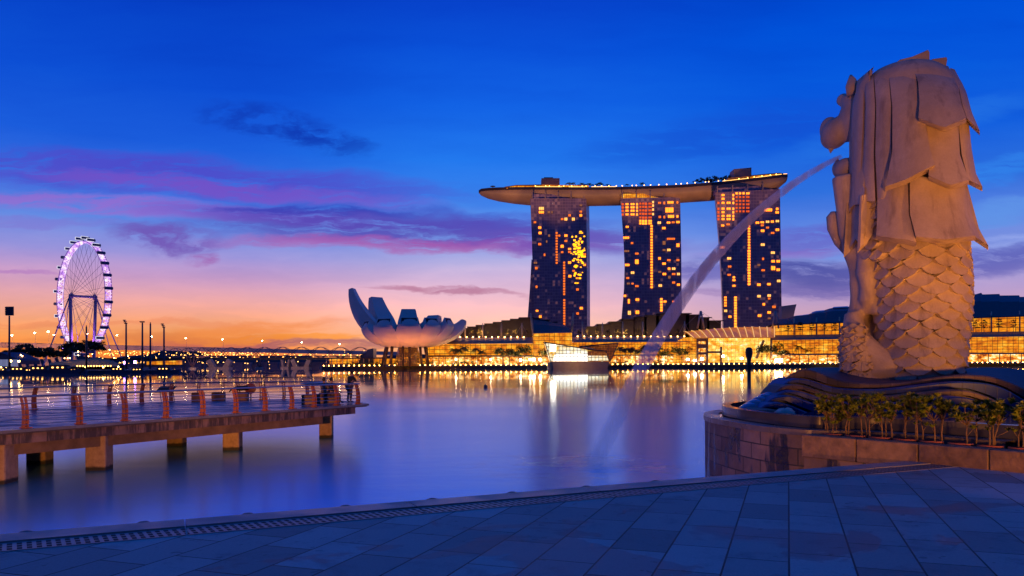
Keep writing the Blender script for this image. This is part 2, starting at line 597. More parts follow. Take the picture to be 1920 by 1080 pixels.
def make_promenade():
    m, t, b = newmat('granite_paving')
    oc = objco(t)
    th = math.atan2(1.0, .357)
    mp = t.nodes.new('ShaderNodeMapping')
    mp.inputs['Rotation'].default_value = (0, 0, -th)
    t.links.new(oc.s, mp.inputs['Vector'])
    w = E(t, mp.outputs[0])
    br = t.nodes.new('ShaderNodeTexBrick')
    t.links.new(w.s, br.inputs['Vector'])
    br.inputs['Scale'].default_value = 1.0
    br.inputs['Brick Width'].default_value = .86
    br.inputs['Row Height'].default_value = .485
    br.inputs['Mortar Size'].default_value = .0085
    br.inputs['Mortar Smooth'].default_value = .2
    br.inputs['Color1'].default_value = (.23, .225, .22, 1)
    br.inputs['Color2'].default_value = (.43, .425, .42, 1)
    br.inputs['Mortar'].default_value = (.025, .022, .022, 1)
    br.offset = .37
    b.inputs['Specular IOR Level'].default_value = .35
    n = noise(t, oc, 40, 4, .7)
    big = noise(t, oc, .55, 4, .6, .8)
    col = mix(t, 1.0, E(t, br.outputs['Color']), n.ramp([(.2, (.72, .72, .72)), (.8, (1.2, 1.2, 1.2))]), 'MULTIPLY')
    wet = big.step(.57, .60)
    stain = noise(t, oc, 2.3, 6, .7, .5).step(.50, .72)
    col = mix(t, stain * .45, col, (.10, .095, .10, 1))
    spot = noise(t, oc, 9.0, 2, .4).step(.70, .74)
    col = mix(t, spot * .5, col, (.06, .055, .06, 1))
    col = mix(t, wet, col, mix(t, 1.0, col, (.6, .6, .62, 1), 'MULTIPLY'))
    t.links.new(col.s, b.inputs['Base Color'])
    t.links.new(((1.0 - wet) * .12 + .46 + n * .12).s, b.inputs['Roughness'])
    bp = t.nodes.new('ShaderNodeBump')
    bp.inputs['Strength'].default_value = .5
    bp.inputs['Distance'].default_value = .006
    t.links.new((E(t, br.outputs['Fac']) * -1.0 + n * .25).s, bp.inputs['Height'])
    t.links.new(bp.outputs[0], b.inputs['Normal'])
    g = MB()
    a, c = edge(-22, -.36), edge(42, -.36)
    g.slab([(a.x, a.y), (a.x + 6, -22), (48, -22), (c.x, c.y)], -1.5, ZP)
    tag(g.build('pavement', m), 'blue grey granite paving of the waterfront promenade', kind='structure')
    # edge stones, laid one by one along the quay
    km = pbr('edge_granite', (.25, .24, .23), .42, .2, 3, bump=.25, bscale=60, rvar=.2)
    g = MB()
    s, L = -22.0, 2.36
    while s < 42:
        q = [edge(s + .006, -.36), edge(s + L - .006, -.36), edge(s + L - .006, 0), edge(s + .006, 0)]
        g.slab([(p.x, p.y) for p in q], 1.9, ZP + .018)
        s += L
    tag(g.build('kerb', km), 'pale granite edge stones along the promenade', kind='structure')
    fm = pbr('quay_face', (.12, .11, .10), .7, .3, 2, bump=.4)
    g = MB()
    q = [edge(-22, -.30), edge(42, -.30), edge(42, -.06), edge(-22, -.06)]
    g.slab([(p.x, p.y) for p in q], -1.5, 1.9)
    tag(g.build('quay_wall', fm), 'dark quay wall under the promenade edge', kind='structure')
    # cast drain grating beside the edge stones
    dm, t, b = newmat('drain_grating')
    rot = t.nodes.new('ShaderNodeMapping')
    rot.inputs['Rotation'].default_value = (0, 0, -math.atan2(ED.y, ED.x))
    t.links.new(objco(t).s, rot.inputs['Vector'])
    x, y, z = sep(t, E(t, rot.outputs[0]))
    fx = (x / .075 + y * 2.0).m('FRACT')
    fy = (y / .105).m('FRACT')
    slot = fx.step(.38, .44) * fx.step(.98, .92) * fy.step(.12, .2) * fy.step(.95, .87)
    t.links.new(mix(t, slot, (.20, .19, .18, 1), (.008, .008, .01, 1)).s, b.inputs['Base Color'])
    t.links.new((slot * .4 + .38).s, b.inputs['Roughness'])
    bp = t.nodes.new('ShaderNodeBump')
    bp.inputs['Strength'].default_value = .8
    bp.inputs['Distance'].default_value = .012
    t.links.new((slot * -1.0).s, bp.inputs['Height'])
    t.links.new(bp.outputs[0], b.inputs['Normal'])
    g = MB()
    s = -22.0
    while s < 42:
        q = [edge(s + .008, -.74), edge(s + L - .008, -.74), edge(s + L - .008, -.40), edge(s + .008, -.40)]
        g.slab([(p.x, p.y) for p in q], ZP - .02, ZP + .006)
        s += L
    tag(g.build('drain_grating', dm), 'long slotted drain grating beside the edge stones', 'drain')
    # domed caps standing just outside the edge
    cm = pbr('cap_metal', (.10, .10, .11), .4, .2, 6)
    first = None
    for k, (px, py) in enumerate([(40, 1001), (268, 982), (470, 966.5), (660, 951.5), (830, 938.5), (985, 926), (1128, 914), (1262, 903)]):
        a = G(px, py + 6, ZP)
        s = (a - EA).dot(ED)
        p = edge(s, .12, ZP - .42)
        if first is None:
            g = MB()
            g.lathe([(.07, 0), (.07, .36), (.078, .37), (.078, .39), (.068, .41), (.045, .425), (.015, .43)], (0, 0, 0), 16)
            g.box((0, 0, .12), (.05, .3, .06), math.atan2(ED.y, ED.x))
            first = g.build('dome_cap', cm, smooth=True, angle=40)
            tag(first, 'dark domed pipe cap standing outside the quay edge', 'pipe cap', 'domed caps along the quay edge')
            first.location = p
        else:
            dup(first, p)


make_promenade()

# ---------------------------------------------------------------- far land
SHORE = 590.0


def shore_x(px, d=SHORE):
    return (px - 960) / F * d


g = MB()
g.slab([(shore_x(604), SHORE), (1500, SHORE), (1500, 1500), (shore_x(690, 900), 1500), (shore_x(690, 760), 760), (shore_x(600, 640), 640)], -2, 2.0)
tag(g.build('esplanade', M['quay']), 'dark waterfront esplanade on the far shore', kind='structure')
g = MB()
g.slab([(-700, 392), (shore_x(262, 392), 392), (shore_x(330, 440), 440), (shore_x(318, 520), 520), (shore_x(300, 980), 980), (-900, 1100)], -2, 1.4)
tag(g.build('embankment', M['quay']), 'low dark embankment on the left shore', kind='structure')
g = MB()
rows_t, rows_b = [], []
random.seed(3)
xs = [-2600 + i * 26 for i in range(200)]
top = []
for i, x in enumerate(xs):
    h = 26 + 9 * math.sin(i * .21) + 6 * math.sin(i * .57 + 1) + random.uniform(-4, 4)
    top.append(h)
front = [(x, 1900, -3) for x in xs]
tops = [(x, 1960, h) for x, h in zip(xs, top)]
back = [(x, 2300, -3) for x in xs]
g.grid([front, tops, back])
tag(g.build('hills', pbr('far_wooded_hills', (.022, .02, .035), .95, .5, .03), smooth=True), 'low dark wooded land along the horizon', kind='structure')
# ================================================================ PIER
ZD = 1.85
M['pier_conc'] = None


def pier_concrete():
    m, t, b = newmat('stained_pier_concrete')
    oc = objco(t)
    x, y, z = sep(t, oc)
    h = x * .46 + y * .89
    n = noise(t, oc, 1.6, 5, .65)
    col = n.ramp([(.3, (.12, .075, .06)), (.7, (.23, .15, .125))])
    run = noise(t, comb(t, h * 2.4, z * .35, 0), 1.0, 5, .7)
    col = mix(t, run.step(.43, .56) * .9, col, (.035, .026, .024, 1))
    jt = (h / 1.95).m('FRACT')
    col = mix(t, jt.step(.045, .02) * .8, col, (.03, .022, .02, 1))
    t.links.new(col.s, b.inputs['Base Color'])
    b.inputs['Roughness'].default_value = .75
    bp = t.nodes.new('ShaderNodeBump')
    bp.inputs['Strength'].default_value = .35
    bp.inputs['Distance'].default_value = .02
    t.links.new(noise(t, oc, 14, 5, .65).s, bp.inputs['Height'])
    t.links.new(bp.outputs[0], b.inputs['Normal'])
    return m


def deck_material():
    m, t, b = newmat('wet_deck')
    oc = objco(t)
    n = noise(t, vscale(t, oc, (.35, 1.2, 1)), 1.0, 4, .6, .5)
    t.links.new(noise(t, oc, 1.5, 4).ramp([(.3, (.10, .10, .11)), (.7, (.16, .155, .16))]).s, b.inputs['Base Color'])
    t.links.new((n.step(.42, .62) * .25 + .26).s, b.inputs['Roughness'])
    bp = t.nodes.new('ShaderNodeBump')
    bp.inputs['Strength'].default_value = .25
    bp.inputs['Distance'].default_value = .01
    t.links.new(noise(t, oc, 5, 4).s, bp.inputs['Height'])
    t.links.new(bp.outputs[0], b.inputs['Normal'])
    return m


pc = pier_concrete()
FA, FB = G(0, 808, ZD), G(692, 757, ZD)
FD = (FB - FA).normalized()
FN = Vector((-FD.y, FD.x, 0))                     # towards the far side of the pier


def fr(s, o=0.0, z=ZD):
    p = FA + FD * s + FN * o
    return Vector((p.x, p.y, z))


LEN = (FB - FA).length


def offset_poly(pts, o):
    out = []
    n = len(pts)
    for i, p in enumerate(pts):
        a, b = pts[max(i - 1, 0)], pts[min(i + 1, n - 1)]
        t = (Vector(b) - Vector(a)).normalized()
        nn = Vector((-t.y, t.x, 0))
        out.append(Vector(p) + nn * o)
    return out


# outline of the deck: straight front edge, rounded far end, back edge
BK = [G(-260, 778, ZD), G(-60, 774, ZD), G(63, 768, ZD), G(140, 763.5, ZD), G(205, 760, ZD), G(265, 756.5, ZD), G(322, 752.5, ZD), G(372, 750, ZD), G(430, 748.6, ZD),
      G(490, 748, ZD), G(545, 748, ZD), G(590, 748.5, ZD), G(630, 750, ZD), G(668, 752.5, ZD)]
pier = thing('pier', 'long concrete pier on stout square piles reaching into the bay', 'pier', fr(LEN * .5, 2, 0))
outline = [fr(-14), fr(LEN * .5), fr(LEN)] + [Vector(p) for p in reversed(BK)]
g = MB()
g.slab([(p.x, p.y) for p in outline], ZD - .10, ZD)
g.build('deck', deck_material(), pier)
cen = Vector((sum(p.x for p in outline) / len(outline), sum(p.y for p in outline) / len(outline), 0))
g = MB()
inn = [fr(-14, .04), fr(LEN * .5, .04), fr(LEN - .1, .05)] + [p + (cen - p).normalized() * .05 for p in [Vector((q.x, q.y, 0)) for q in reversed(BK)]]
g.slab([(p.x, p.y) for p in inn], ZD - .15, ZD - .104)
g.build('nosing', pbr('dark_nosing', (.06, .045, .04), .6, .3, 3), pier)
g = MB()
inn = [fr(-14, .16), fr(LEN * .5, .16), fr(LEN - .9, .18)] + [p + (cen - p).normalized() * .4 for p in [Vector((q.x, q.y, 0)) for q in reversed(BK)]]
top = [(p.x, p.y, ZD - .152) for p in inn]
g.slab([(p.x, p.y) for p in inn], ZD - .49, ZD - .152)
g.build('fascia', pc, pier)
bm = pbr('pier_beam_concrete', (.14, .088, .055), .8, .4, 1.5, bump=.4)
TIP = (G(634, 762, ZD) - FA).dot(FD)
for o, e in ((.8, LEN - TIP), (4.4, LEN - TIP + 1)):
    g = MB()
    g.slab([(p.x, p.y) for p in (fr(-14, o), fr(LEN - e, o), fr(LEN - e, o + 1.0), fr(-14, o + 1.0))], .92, ZD - .494)
    g.build('beam', bm, pier)
pm, t, b = newmat('pile_concrete')
oc = objco(t)
z = sep(t, oc)[2]
n = noise(t, oc, 6, 5, .65)
col = mix(t, (z + n * .12).step(.26, .16), n.ramp([(.3, (.24, .15, .09)), (.7, (.38, .26, .16))]), (.02, .018, .016, 1))
t.links.new(col.s, b.inputs['Base Color'])
b.inputs['Roughness'].default_value = .75
bp = t.nodes.new('ShaderNodeBump')
bp.inputs['Strength'].default_value = .4
bp.inputs['Distance'].default_value = .02
t.links.new(noise(t, oc, 18, 5).s, bp.inputs['Height'])
t.links.new(bp.outputs[0], b.inputs['Normal'])
ang = math.atan2(FD.y, FD.x)
for px, py, w in ((-4, 905, .9), (186.5, 880, .74), (436.5, 843, .74), (612, 820, .68)):
    p = G(px, py, 0)
    for o in (0.0, 4.0):
        q = p + FN * o
        if px > 600 and o > 1:
            continue
        g = MB()
        g.lathe([(w * .72, -2), (w * .72, 1.35)], (q.x, q.y, 0), 4)
        for i, v_ in enumerate(g.v):
            d = Vector((v_[0] - q.x, v_[1] - q.y, 0))
            c_, s_ = math.cos(math.radians(45) + .1), math.sin(math.radians(45) + .1)
            g.v[i] = (q.x + d.x * c_ - d.y * s_, q.y + d.x * s_ + d.y * c_, v_[2])
        ob = g.build('pile', pm, pier)
        md = ob.modifiers.new('bev', 'BEVEL')
        md.width = .06
        md.segments = 2
# ---- railing
M['rail_post'] = pbr('rusty_orange_post', (.36, .11, .028), .45, .25, 5)
M['rail_tube'] = pbr('steel_rail', (.30, .29, .32), .28, .15, 4, metal=.85)
rail = thing('pier_railing', 'curved steel railing with twin bent orange posts round the pier edge', 'railing', fr(LEN * .5, 2, ZD))


def bent_post(p, outw):
    """two curved plates joined at the foot, leaning out at the top and back in"""
    outw = Vector((outw.x, outw.y, 0)).normalized()
    side = Vector((-outw.y, outw.x, 0))
    g = MB()
    for sgn in (-1, 1):
        o_, i_ = [], []
        for k in range(8):
            tt = k / 7
            z = 1.06 * tt
            lean = -.06 + .10 * math.sin(tt * 1.9) - .20 * tt * tt
            wd = .20 - .09 * tt
            c = p + outw * (lean) + Vector((0, 0, z)) + side * (sgn * (.055 + .012 * tt))
            o_.append(c + outw * wd * .5)
            i_.append(c - outw * wd * .5)
        th = side * .018
        g.shell([[q - th for q in o_], [q - th for q in i_]], [[q + th for q in o_], [q + th for q in i_]])
    c = p + Vector((0, 0, .03))
    g.box(c, (.34, .26, .03), math.atan2(outw.y, outw.x))
    for tt in (.2, .38, .56, .74):
        g.box(p + outw * (.0 - .1 * tt * tt) + Vector((0, 0, 1.06 * tt)), (.05, .13, .04), math.atan2(outw.y, outw.x))
    return g


front_px = [(48, 806), (150, 798.5), (235, 792), (312, 785.5), (381, 780), (443, 774), (498, 770), (548, 765.5), (590, 761.5), (632, 757.5), (672, 754.5)]
fs = []
for px, py in front_px:
    lo_, hi_ = -5.0, LEN + 5
    for _ in range(40):
        m_ = (lo_ + hi_) / 2
        q = fr(m_, .30)
        if 960 + F * q.x / q.y < px: lo_ = m_
        else: hi_ = m_
    fs.append(lo_)
fs = [fs[0] - 2.1 * k for k in (3, 2, 1)] + fs
for s in fs:
    bent_post(fr(s, .30), -FN).build('post', M['rail_post'], rail, smooth=True, angle=35)
bpx = [(-40, 774), (63, 767), (137, 762.5), (204, 759), (265, 755.5), (320, 752), (372, 750.5), (418, 749), (448, 749), (490, 748.5), (533, 748.3), (577, 748.3), (618, 749.5)]
bpts = [G(px, py + 1.2, ZD) for px, py in bpx]
for i, p in enumerate(bpts):
    a, c = bpts[max(0, i - 1)], bpts[min(len(bpts) - 1, i + 1)]
    tdir = (c - a).normalized()
    bent_post(p, Vector((-tdir.y, tdir.x, 0))).build('post', M['rail_post'], rail, smooth=True, angle=35)
frontline = [fr(s, .30) for s in [fs[0] - 2, fs[0] + 8, fs[5], fs[9], fs[-1]]]
tipc = fr(LEN - 1.2, 1.6)
backline = [p for p in bpts]
loop = [fr(fs[0] - 2, .30)] + [fr(s, .30) for s in fs] + [fr(LEN - 1.0, .55), fr(LEN - .75, 1.3), fr(LEN - .8, 2.2), fr(LEN - 1.6, 3.2)] + list(reversed(bpts)) + [G(-260, 777, ZD)]
nf = len(fs) + 1


def smooth_path(pts, k=4):
    out = []
    n = len(pts)
    for i in range(n - 1):
        p0, p1, p2, p3 = pts[max(i - 1, 0)], pts[i], pts[i + 1], pts[min(i + 2, n - 1)]
        for j in range(k):
            t_ = j / k
            out.append(.5 * ((2 * p1) + (p2 - p0) * t_ + (2 * p0 - 5 * p1 + 4 * p2 - p3) * t_ ** 2 + (3 * p1 - p0 - 3 * p2 + p3) * t_ ** 3))
    out.append(pts[-1])
    return out


lp = smooth_path(loop, 4)
cen2 = Vector((sum(p.x for p in loop) / len(loop), sum(p.y for p in loop) / len(loop), ZD))
for k, (tt, r, o) in enumerate([(1.0, .042, -.14), (.80, .014, .02), (.62, .014, .06), (.44, .014, .08), (.28, .014, .08), (.12, .014, .05)]):
    pts = []
    off = offset_poly(lp, -o)
    for p in off:
        pts.append((p.x, p.y, ZD + 1.07 * tt + (.02 if k == 0 else 0)))
    g = MB()
    g.tube(pts, r, 8 if k == 0 else 5)
    g.build('handrail' if k == 0 else 'rail', M['rail_tube'], rail, smooth=True)

# ---- things standing on the pier
stone = pbr('brown_stone', (.20, .11, .075), .6, .25, 2.5, bump=.2)
first = None
for px, py, w, dpt, h, lab in ((371.5, 752.6, .64, .5, .48, 'small brown stone block on the pier, leftmost of the blocks'),
                               (410, 750.8, .72, .5, .46, 'brown stone block on the pier, second from the left and wider than its left neighbour'),
                               (454, 750.6, .72, .5, .46, 'brown stone block on the pier under the dark bag, beside the orange disc'),
                               (578.5, 760.5, .66, .5, .52, 'brown stone block nearest the tip of the pier, lit orange in front of the bench'),
                               (614, 757.0, 1.3, .5, .48, 'long dark stone bench under the two seated people on the pier')):
    p = G(px, py, ZD)
    g = MB()
    g.box((p.x, p.y, ZD + h / 2), (w, dpt, h), ang * .12)
    g.box((p.x, p.y, ZD + h + .022), (w * 1.05, dpt * 1.05, .04), ang * .12)
    o = g.build('stone_bench' if px > 600 else 'stone_block', stone, loc=p)
    md = o.modifiers.new('bev', 'BEVEL')
    md.width = .02
    tag(o, lab, 'bench' if px > 600 else 'stone block')
# orange disc leaning beside the third block
p = G(467, 750.2, ZD)
g = MB()
rot = Matrix.Rotation(math.radians(82), 4, 'X')
prof = [(.0, .0), (.30, 0), (.33, .02), (.34, .05), (.33, .08), (.28, .10), (.0, .11)]
g.lathe([(max(r, .001), z) for r, z in prof], (0, 0, 0), 28)
g.v = [tuple(rot @ Vector(v_) + Vector((p.x, p.y + .3, ZD + .68))) for v_ in g.v]
disc = thing('life_ring_case', 'round orange life ring case on a short stem near the pier rail', 'life ring case', p)
g.build('case', pbr('orange_plastic', (.42, .10, .04), .45, .15, 3), disc, smooth=True, angle=40)
g = MB()
g.tube([(p.x, p.y + .33, ZD), (p.x, p.y + .33, ZD + .6)], .04, 8)
g.build('stem', M['dark_steel'], disc)
# dark bag on the third block
p = G(452, 750.6, ZD)
g = MB()
g.ball((p.x - .02, p.y, ZD + .72), (.46, .22, .15), 14, 8)
g.ball((p.x + .25, p.y, ZD + .74), (.24, .2, .16), 12, 7)
g.tube([(p.x - .42, p.y, ZD + .70), (p.x - .55, p.y - .2, ZD + .62), (p.x - .62, p.y - .25, ZD + .5)], [.05, .045, .03], 6)
tag(g.build('bag', pbr('black_cloth', (.012, .012, .014), .85, .3, 5), smooth=True, loc=(p.x, p.y, ZD + .58)), 'soft black bag slumped on a stone block on the pier', 'bag')
# tripod with a small camera
p = G(496, 752.5, ZD)
tri = thing('tripod', 'thin black camera tripod standing by the far pier railing', 'tripod', p)
for a in (0.3, 2.4, 4.5):
    g = MB()
    g.tube([(p.x + .32 * math.cos(a), p.y + .32 * math.sin(a), ZD + .004), (p.x + .03 * math.cos(a), p.y + .03 * math.sin(a), ZD + .95)], [.012, .02], 6)
    g.build('leg', M['dark_steel'], tri)
g = MB()
g.tube([(p.x, p.y, ZD + .7), (p.x, p.y, ZD + 1.38)], .016, 6)
g.box((p.x, p.y, ZD + .97), (.09, .09, .07))
g.build('centre_column', M['dark_steel'], tri)
p2 = Vector((p.x, p.y, ZD + 1.38))
camr = thing('camera', 'small black camera mounted on the thin tripod on the pier', 'camera', p2)
g = MB()
g.box((p2.x, p2.y, p2.z + .05), (.15, .08, .1))
g.box((p2.x + .0, p2.y, p2.z + .115), (.05, .05, .03))
g.build('camera_body', M['dark_steel'], camr)
g = MB()
g.tube([(p2.x, p2.y + .03, p2.z + .05), (p2.x, p2.y + .15, p2.z + .05)], .035, 10)
g.build('lens', M['dark_steel'], camr)
# tilted information panel on the far railing
p = G(311, 752.5, ZD)
sg = thing('info_panel', 'tilted dark information panel on two bent arms at the pier railing', 'information panel', p)
ax = Vector((.86, .5, 0))
g = MB()
c0 = P(311, 729.5, p.y)
bx = ax * .45
up = Vector((.10, .16, .17))
g.shell([[c0 - bx - up, c0 + bx - up], [c0 - bx + up, c0 + bx + up]], [[c0 - bx - up - Vector((0, 0, .03)), c0 + bx - up - Vector((0, 0, .03))], [c0 - bx + up - Vector((0, 0, .03)), c0 + bx + up - Vector((0, 0, .03))]])
g.build('panel', pbr('dark_panel', (.02, .016, .015), .35, .2, 4), sg)
for k in (-1, 1):
    g = MB()
    q = c0 + bx * k * .8
    g.tube([(q.x, q.y + .25, ZD), (q.x, q.y + .1, ZD + .55), (q.x, q.y - .02, c0.z - .05)], .025, 6)
    g.build('arm', M['rail_post'], sg)


# ================================================================ PEOPLE
def skin_figure(name, joints, links, mat, parent, sub=1, root=0):
    names = list(joints)
    me = bpy.data.meshes.new(name)
    off = wloc(parent)
    me.from_pydata([Vector(joints[k][0]) - off for k in names], [(names.index(a), names.index(b_)) for a, b_ in links], [])
    o = bpy.data.objects.new(name, me)
    COL.objects.link(o)
    md = o.modifiers.new('skin', 'SKIN')
    md.use_smooth_shade = True
    for i, k in enumerate(names):
        sv = me.skin_vertices[0].data[i]
        sv.radius = (joints[k][1], joints[k][1])
        sv.use_root = (i == root)
    if sub:
        s = o.modifiers.new('sub', 'SUBSURF')
        s.levels = sub
        s.render_levels = sub
    dg = bpy.context.evaluated_depsgraph_get()
    dg.update()
    nm = bpy.data.meshes.new_from_object(o.evaluated_get(dg))
    nm.name = name
    o.modifiers.clear()
    o.data = nm
    nm.materials.clear()
    nm.materials.append(mat)
    nm.polygons.foreach_set('use_smooth', [True] * len(nm.polygons))
    o.parent = parent
    return o


skin_m = pbr('skin', (.36, .20, .14), .55, .1, 8)
hair_m = pbr('dark_hair', (.015, .012, .011), .6, .3, 20)


def person(loc, face, seated, label, shirt, trousers, lean=0.0, reach=0.35):
    loc = Vector(loc)
    f = Vector((math.cos(face), math.sin(face), 0))
    r = Vector((f.y, -f.x, 0))
    z = Vector((0, 0, 1))
    root = thing('person', label, 'person', loc)
    hip = .50 if seated else .90

    def q(fw, rt, up):
        return loc + f * fw + r * rt + z * up
    J = {'pelvis': (q(0, 0, hip), .145), 'waist': (q(.03 + lean * .25, 0, hip + .20), .13), 'chest': (q(.03 + lean * .6, 0, hip + .42), .15),
         'neck': (q(.02 + lean * .85, 0, hip + .58), .06), 'head0': (q(.04 + lean * .95, 0, hip + .68), .075), 'head1': (q(.05 + lean, 0, hip + .78), .092),
         'nose': (q(.15 + lean, 0, hip + .74), .018)}
    Lk = [('pelvis', 'waist'), ('waist', 'chest'), ('chest', 'neck'), ('neck', 'head0'), ('head0', 'head1'), ('head1', 'nose')]
    for s, n in ((-1, 'l'), (1, 'r')):
        sh = q(.02 + lean * .62, s * .19, hip + .50)
        el = q(.14 + lean * .7, s * .25, hip + .25)
        ha = q(.14 + reach, s * .14, hip + (.10 if seated else .26))
        J['sh' + n] = (sh, .06)
        J['el' + n] = (el, .045)
        J['wr' + n] = (ha, .03)
        pd = (ha - el).normalized()
        J['pa' + n] = (ha + pd * .06, .036)
        Lk += [('chest', 'sh' + n), ('sh' + n, 'el' + n), ('el' + n, 'wr' + n), ('wr' + n, 'pa' + n)]
        for i in range(4):
            k1 = 'f%d%s' % (i, n)
            k2 = 'g%d%s' % (i, n)
            sd = r * (s * (i - 1.5) * .022)
            L1 = (.040, .048, .045, .034)[i]
            J[k1] = (ha + pd * (.06 + L1) + sd, .009)
            J[k2] = (ha + pd * (.06 + L1 * 1.5) + sd - z * L1 * .7, .008)
            Lk += [('pa' + n, k1), (k1, k2)]
        J['th' + n] = (ha + pd * .05 - r * s * .05, .010)
        Lk.append(('wr' + n, 'th' + n))
        if seated:
            kn, an, to = q(.44, s * .10, hip + .02), q(.46, s * .11, .09), q(.66, s * .12, .04)
        else:
            kn, an, to = q(.05, s * .10, .50), q(-.02, s * .11, .09), q(.18, s * .12, .04)
        J['hp' + n] = (q(.02, s * .10, hip - .05), .095)
        J['kn' + n] = (kn, .062)
        J['an' + n] = (an, .045)
        J['to' + n] = (to, .036)
        Lk += [('pelvis', 'hp' + n), ('hp' + n, 'kn' + n), ('kn' + n, 'an' + n), ('an' + n, 'to' + n)]
    skin_figure('body', J, Lk, skin_m, root)
    S = {k: (J[k][0], J[k][1] + .022) for k in ('pelvis', 'waist', 'chest', 'shl', 'shr', 'ell', 'elr')}
    S['nk'] = (J['neck'][0] - z * .03, .075)
    skin_figure('jacket', S, [('pelvis', 'waist'), ('waist', 'chest'), ('chest', 'nk'), ('chest', 'shl'), ('chest', 'shr'), ('shl', 'ell'), ('shr', 'elr')], shirt, root)
    S = {k: (J[k][0], J[k][1] + .018) for k in ('pelvis', 'hpl', 'hpr', 'knl', 'knr', 'anl', 'anr')}
    skin_figure('trousers', S, [('pelvis', 'hpl'), ('pelvis', 'hpr'), ('hpl', 'knl'), ('hpr', 'knr'), ('knl', 'anl'), ('knr', 'anr')], trousers, root)
    g = MB()
    hc = J['head1'][0] - f * .025 + z * .02
    g.ball(hc, (.105, .105, .115), 14, 9)
    g.v = [v_ if not ((Vector(v_) - hc).dot(f) > .05 and v_[2] < hc.z + .03) else tuple(Vector(v_) - f * .06) for v_ in g.v]
    g.build('hair', hair_m, root, smooth=True)
    return root


jk = pbr('grey_jacket', (.16, .13, .13), .8, .2, 8)
dk = pbr('black_jacket', (.012, .013, .018), .8, .3, 8)
tr = pbr('brown_trousers', (.10, .06, .05), .8, .2, 8)
p = G(606.5, 757.5, ZD)
person(p + Vector((0, .05, .04)), math.radians(60), True, 'person in a pale grey top seated on the long bench, left of the pair', jk, tr)
p = G(620.5, 757.5, ZD)
person(p + Vector((0, .05, .04)), math.radians(15), True, 'person in a black top seated on the long bench, right of the pair', dk, tr)
p = G(655, 754.5, ZD)
person(p, math.radians(58), False, 'person in a black jacket standing and leaning on the railing at the pier tip', dk, tr, lean=.22, reach=.5)
# warm lamps of the promenade that light the pier side (outside the picture)
def flood(loc, aim, power, size, col, label, blend=.6, rad=.12):
    loc, aim = Vector(loc), Vector(aim)
    d = (aim - loc).normalized()
    t_ = thing('floodlight', label, 'floodlight', loc)
    g = MB()
    a = loc - d * .04
    g.tube([a - d * .16, a - d * .14, a - d * .02, a], [.10, .13, .16, .16], 14)
    g.build('housing', M['dark_steel'], t_, smooth=True, angle=40)
    g = MB()
    g.tube([Vector((loc.x, loc.y, loc.z - .45)), a - d * .12], .025, 6)
    g.build('bracket', M['dark_steel'], t_)
    l = bpy.data.lights.new('flood_lamp', 'SPOT')
    l.energy = power
    l.color = col
    l.spot_size = math.radians(size)
    l.spot_blend = blend
    l.shadow_soft_size = rad
    o = bpy.data.objects.new('flood_lamp', l)
    COL.objects.link(o)
    o.parent = t_
    o.rotation_euler = d.to_track_quat('-Z', 'Y').to_euler()
    return t_


AMB = (1.0, .34, .055)
flood((-7.5, 4.5, 2.9), (-17, 33, .9), 15000, 40, AMB, 'amber floodlight on the quay aimed at the near half of the pier', .7, .2)
flood((-8.2, 5.0, 2.9), (-10.2, 43, 1.1), 17000, 24, AMB, 'amber floodlight on the quay aimed at the tip of the pier', .7, .2)
# ================================================================ FOUNTAIN STATUE
YC = 20.2
M['statue'] = None


def statue_mat():
    m, t, b = newmat('cream_cast_stone')
    oc = objco(t)
    n = noise(t, oc, 1.3, 6, .65, .4)
    f_ = noise(t, oc, 26, 4, .7)
    st = noise(t, vscale(t, oc, (3.2, 3.2, .5)), 1.0, 5, .65)
    col = n.ramp([(.3, (.38, .295, .215)), (.7, (.54, .435, .33))])
    col = mix(t, st.step(.52, .72) * .6, col, (.20, .15, .12, 1))
    col = mix(t, 1.0, col, f_.ramp([(.2, (.86, .86, .86)), (.8, (1.06, 1.06, 1.06))]), 'MULTIPLY')
    t.links.new(col.s, b.inputs['Base Color'])
    b.inputs['Roughness'].default_value = .62
    b.inputs['Specular IOR Level'].default_value = .35
    bp = t.nodes.new('ShaderNodeBump')
    bp.inputs['Strength'].default_value = .35
    bp.inputs['Distance'].default_value = .02
    t.links.new((f_ * .5 + noise(t, oc, 6, 4, .6)).s, bp.inputs['Height'])
    t.links.new(bp.outputs[0], b.inputs['Normal'])
    return m


sm = statue_mat()
SIL = [(121, 1674, 1720), (125, 1655, 1742), (133, 1634, 1762), (145, 1618, 1778), (158, 1609, 1792), (176, 1604, 1803), (200, 1600, 1812), (250, 1600, 1814), (300, 1602, 1812),
       (360, 1606, 1808), (420, 1610, 1808), (450, 1612, 1812)]


def sil(py):
    if py <= SIL[0][0]: return SIL[0][1:]
    for a, b_ in zip(SIL, SIL[1:]):
        if a[0] <= py <= b_[0]:
            k = (py - a[0]) / (b_[0] - a[0])
            return (a[1] + (b_[1] - a[1]) * k, a[2] + (b_[2] - a[2]) * k)
    return SIL[-1][1:]


def frame(l, r, py):
    """centre, radius and the two horizontal axes of an upright ring seen between columns l and r"""
    uc, hw = uvp((l + r) / 2, py)[0], (r - l) / 2
    ph = math.atan(uc / F)
    c = P((l + r) / 2, py, YC)
    return c, hw / F * YC * math.cos(ph), Vector((math.cos(ph), -math.sin(ph), 0)), Vector((math.sin(ph), math.cos(ph), 0))


def on_head(px, py, off):
    """point on the head column seen at that photo position, raised by off metres"""
    l, r = sil(min(py, 450))
    c, h, e1, e2 = frame(l, r, py)
    k = max(-.99, min(.99, (px - (l + r) / 2) / max((r - l) / 2 * (1 + off / h), 1)))
    q = c + e1 * ((h + off) * k) - e2 * ((h + off) * math.sqrt(1 - k * k))
    return P(px, py, q.y)


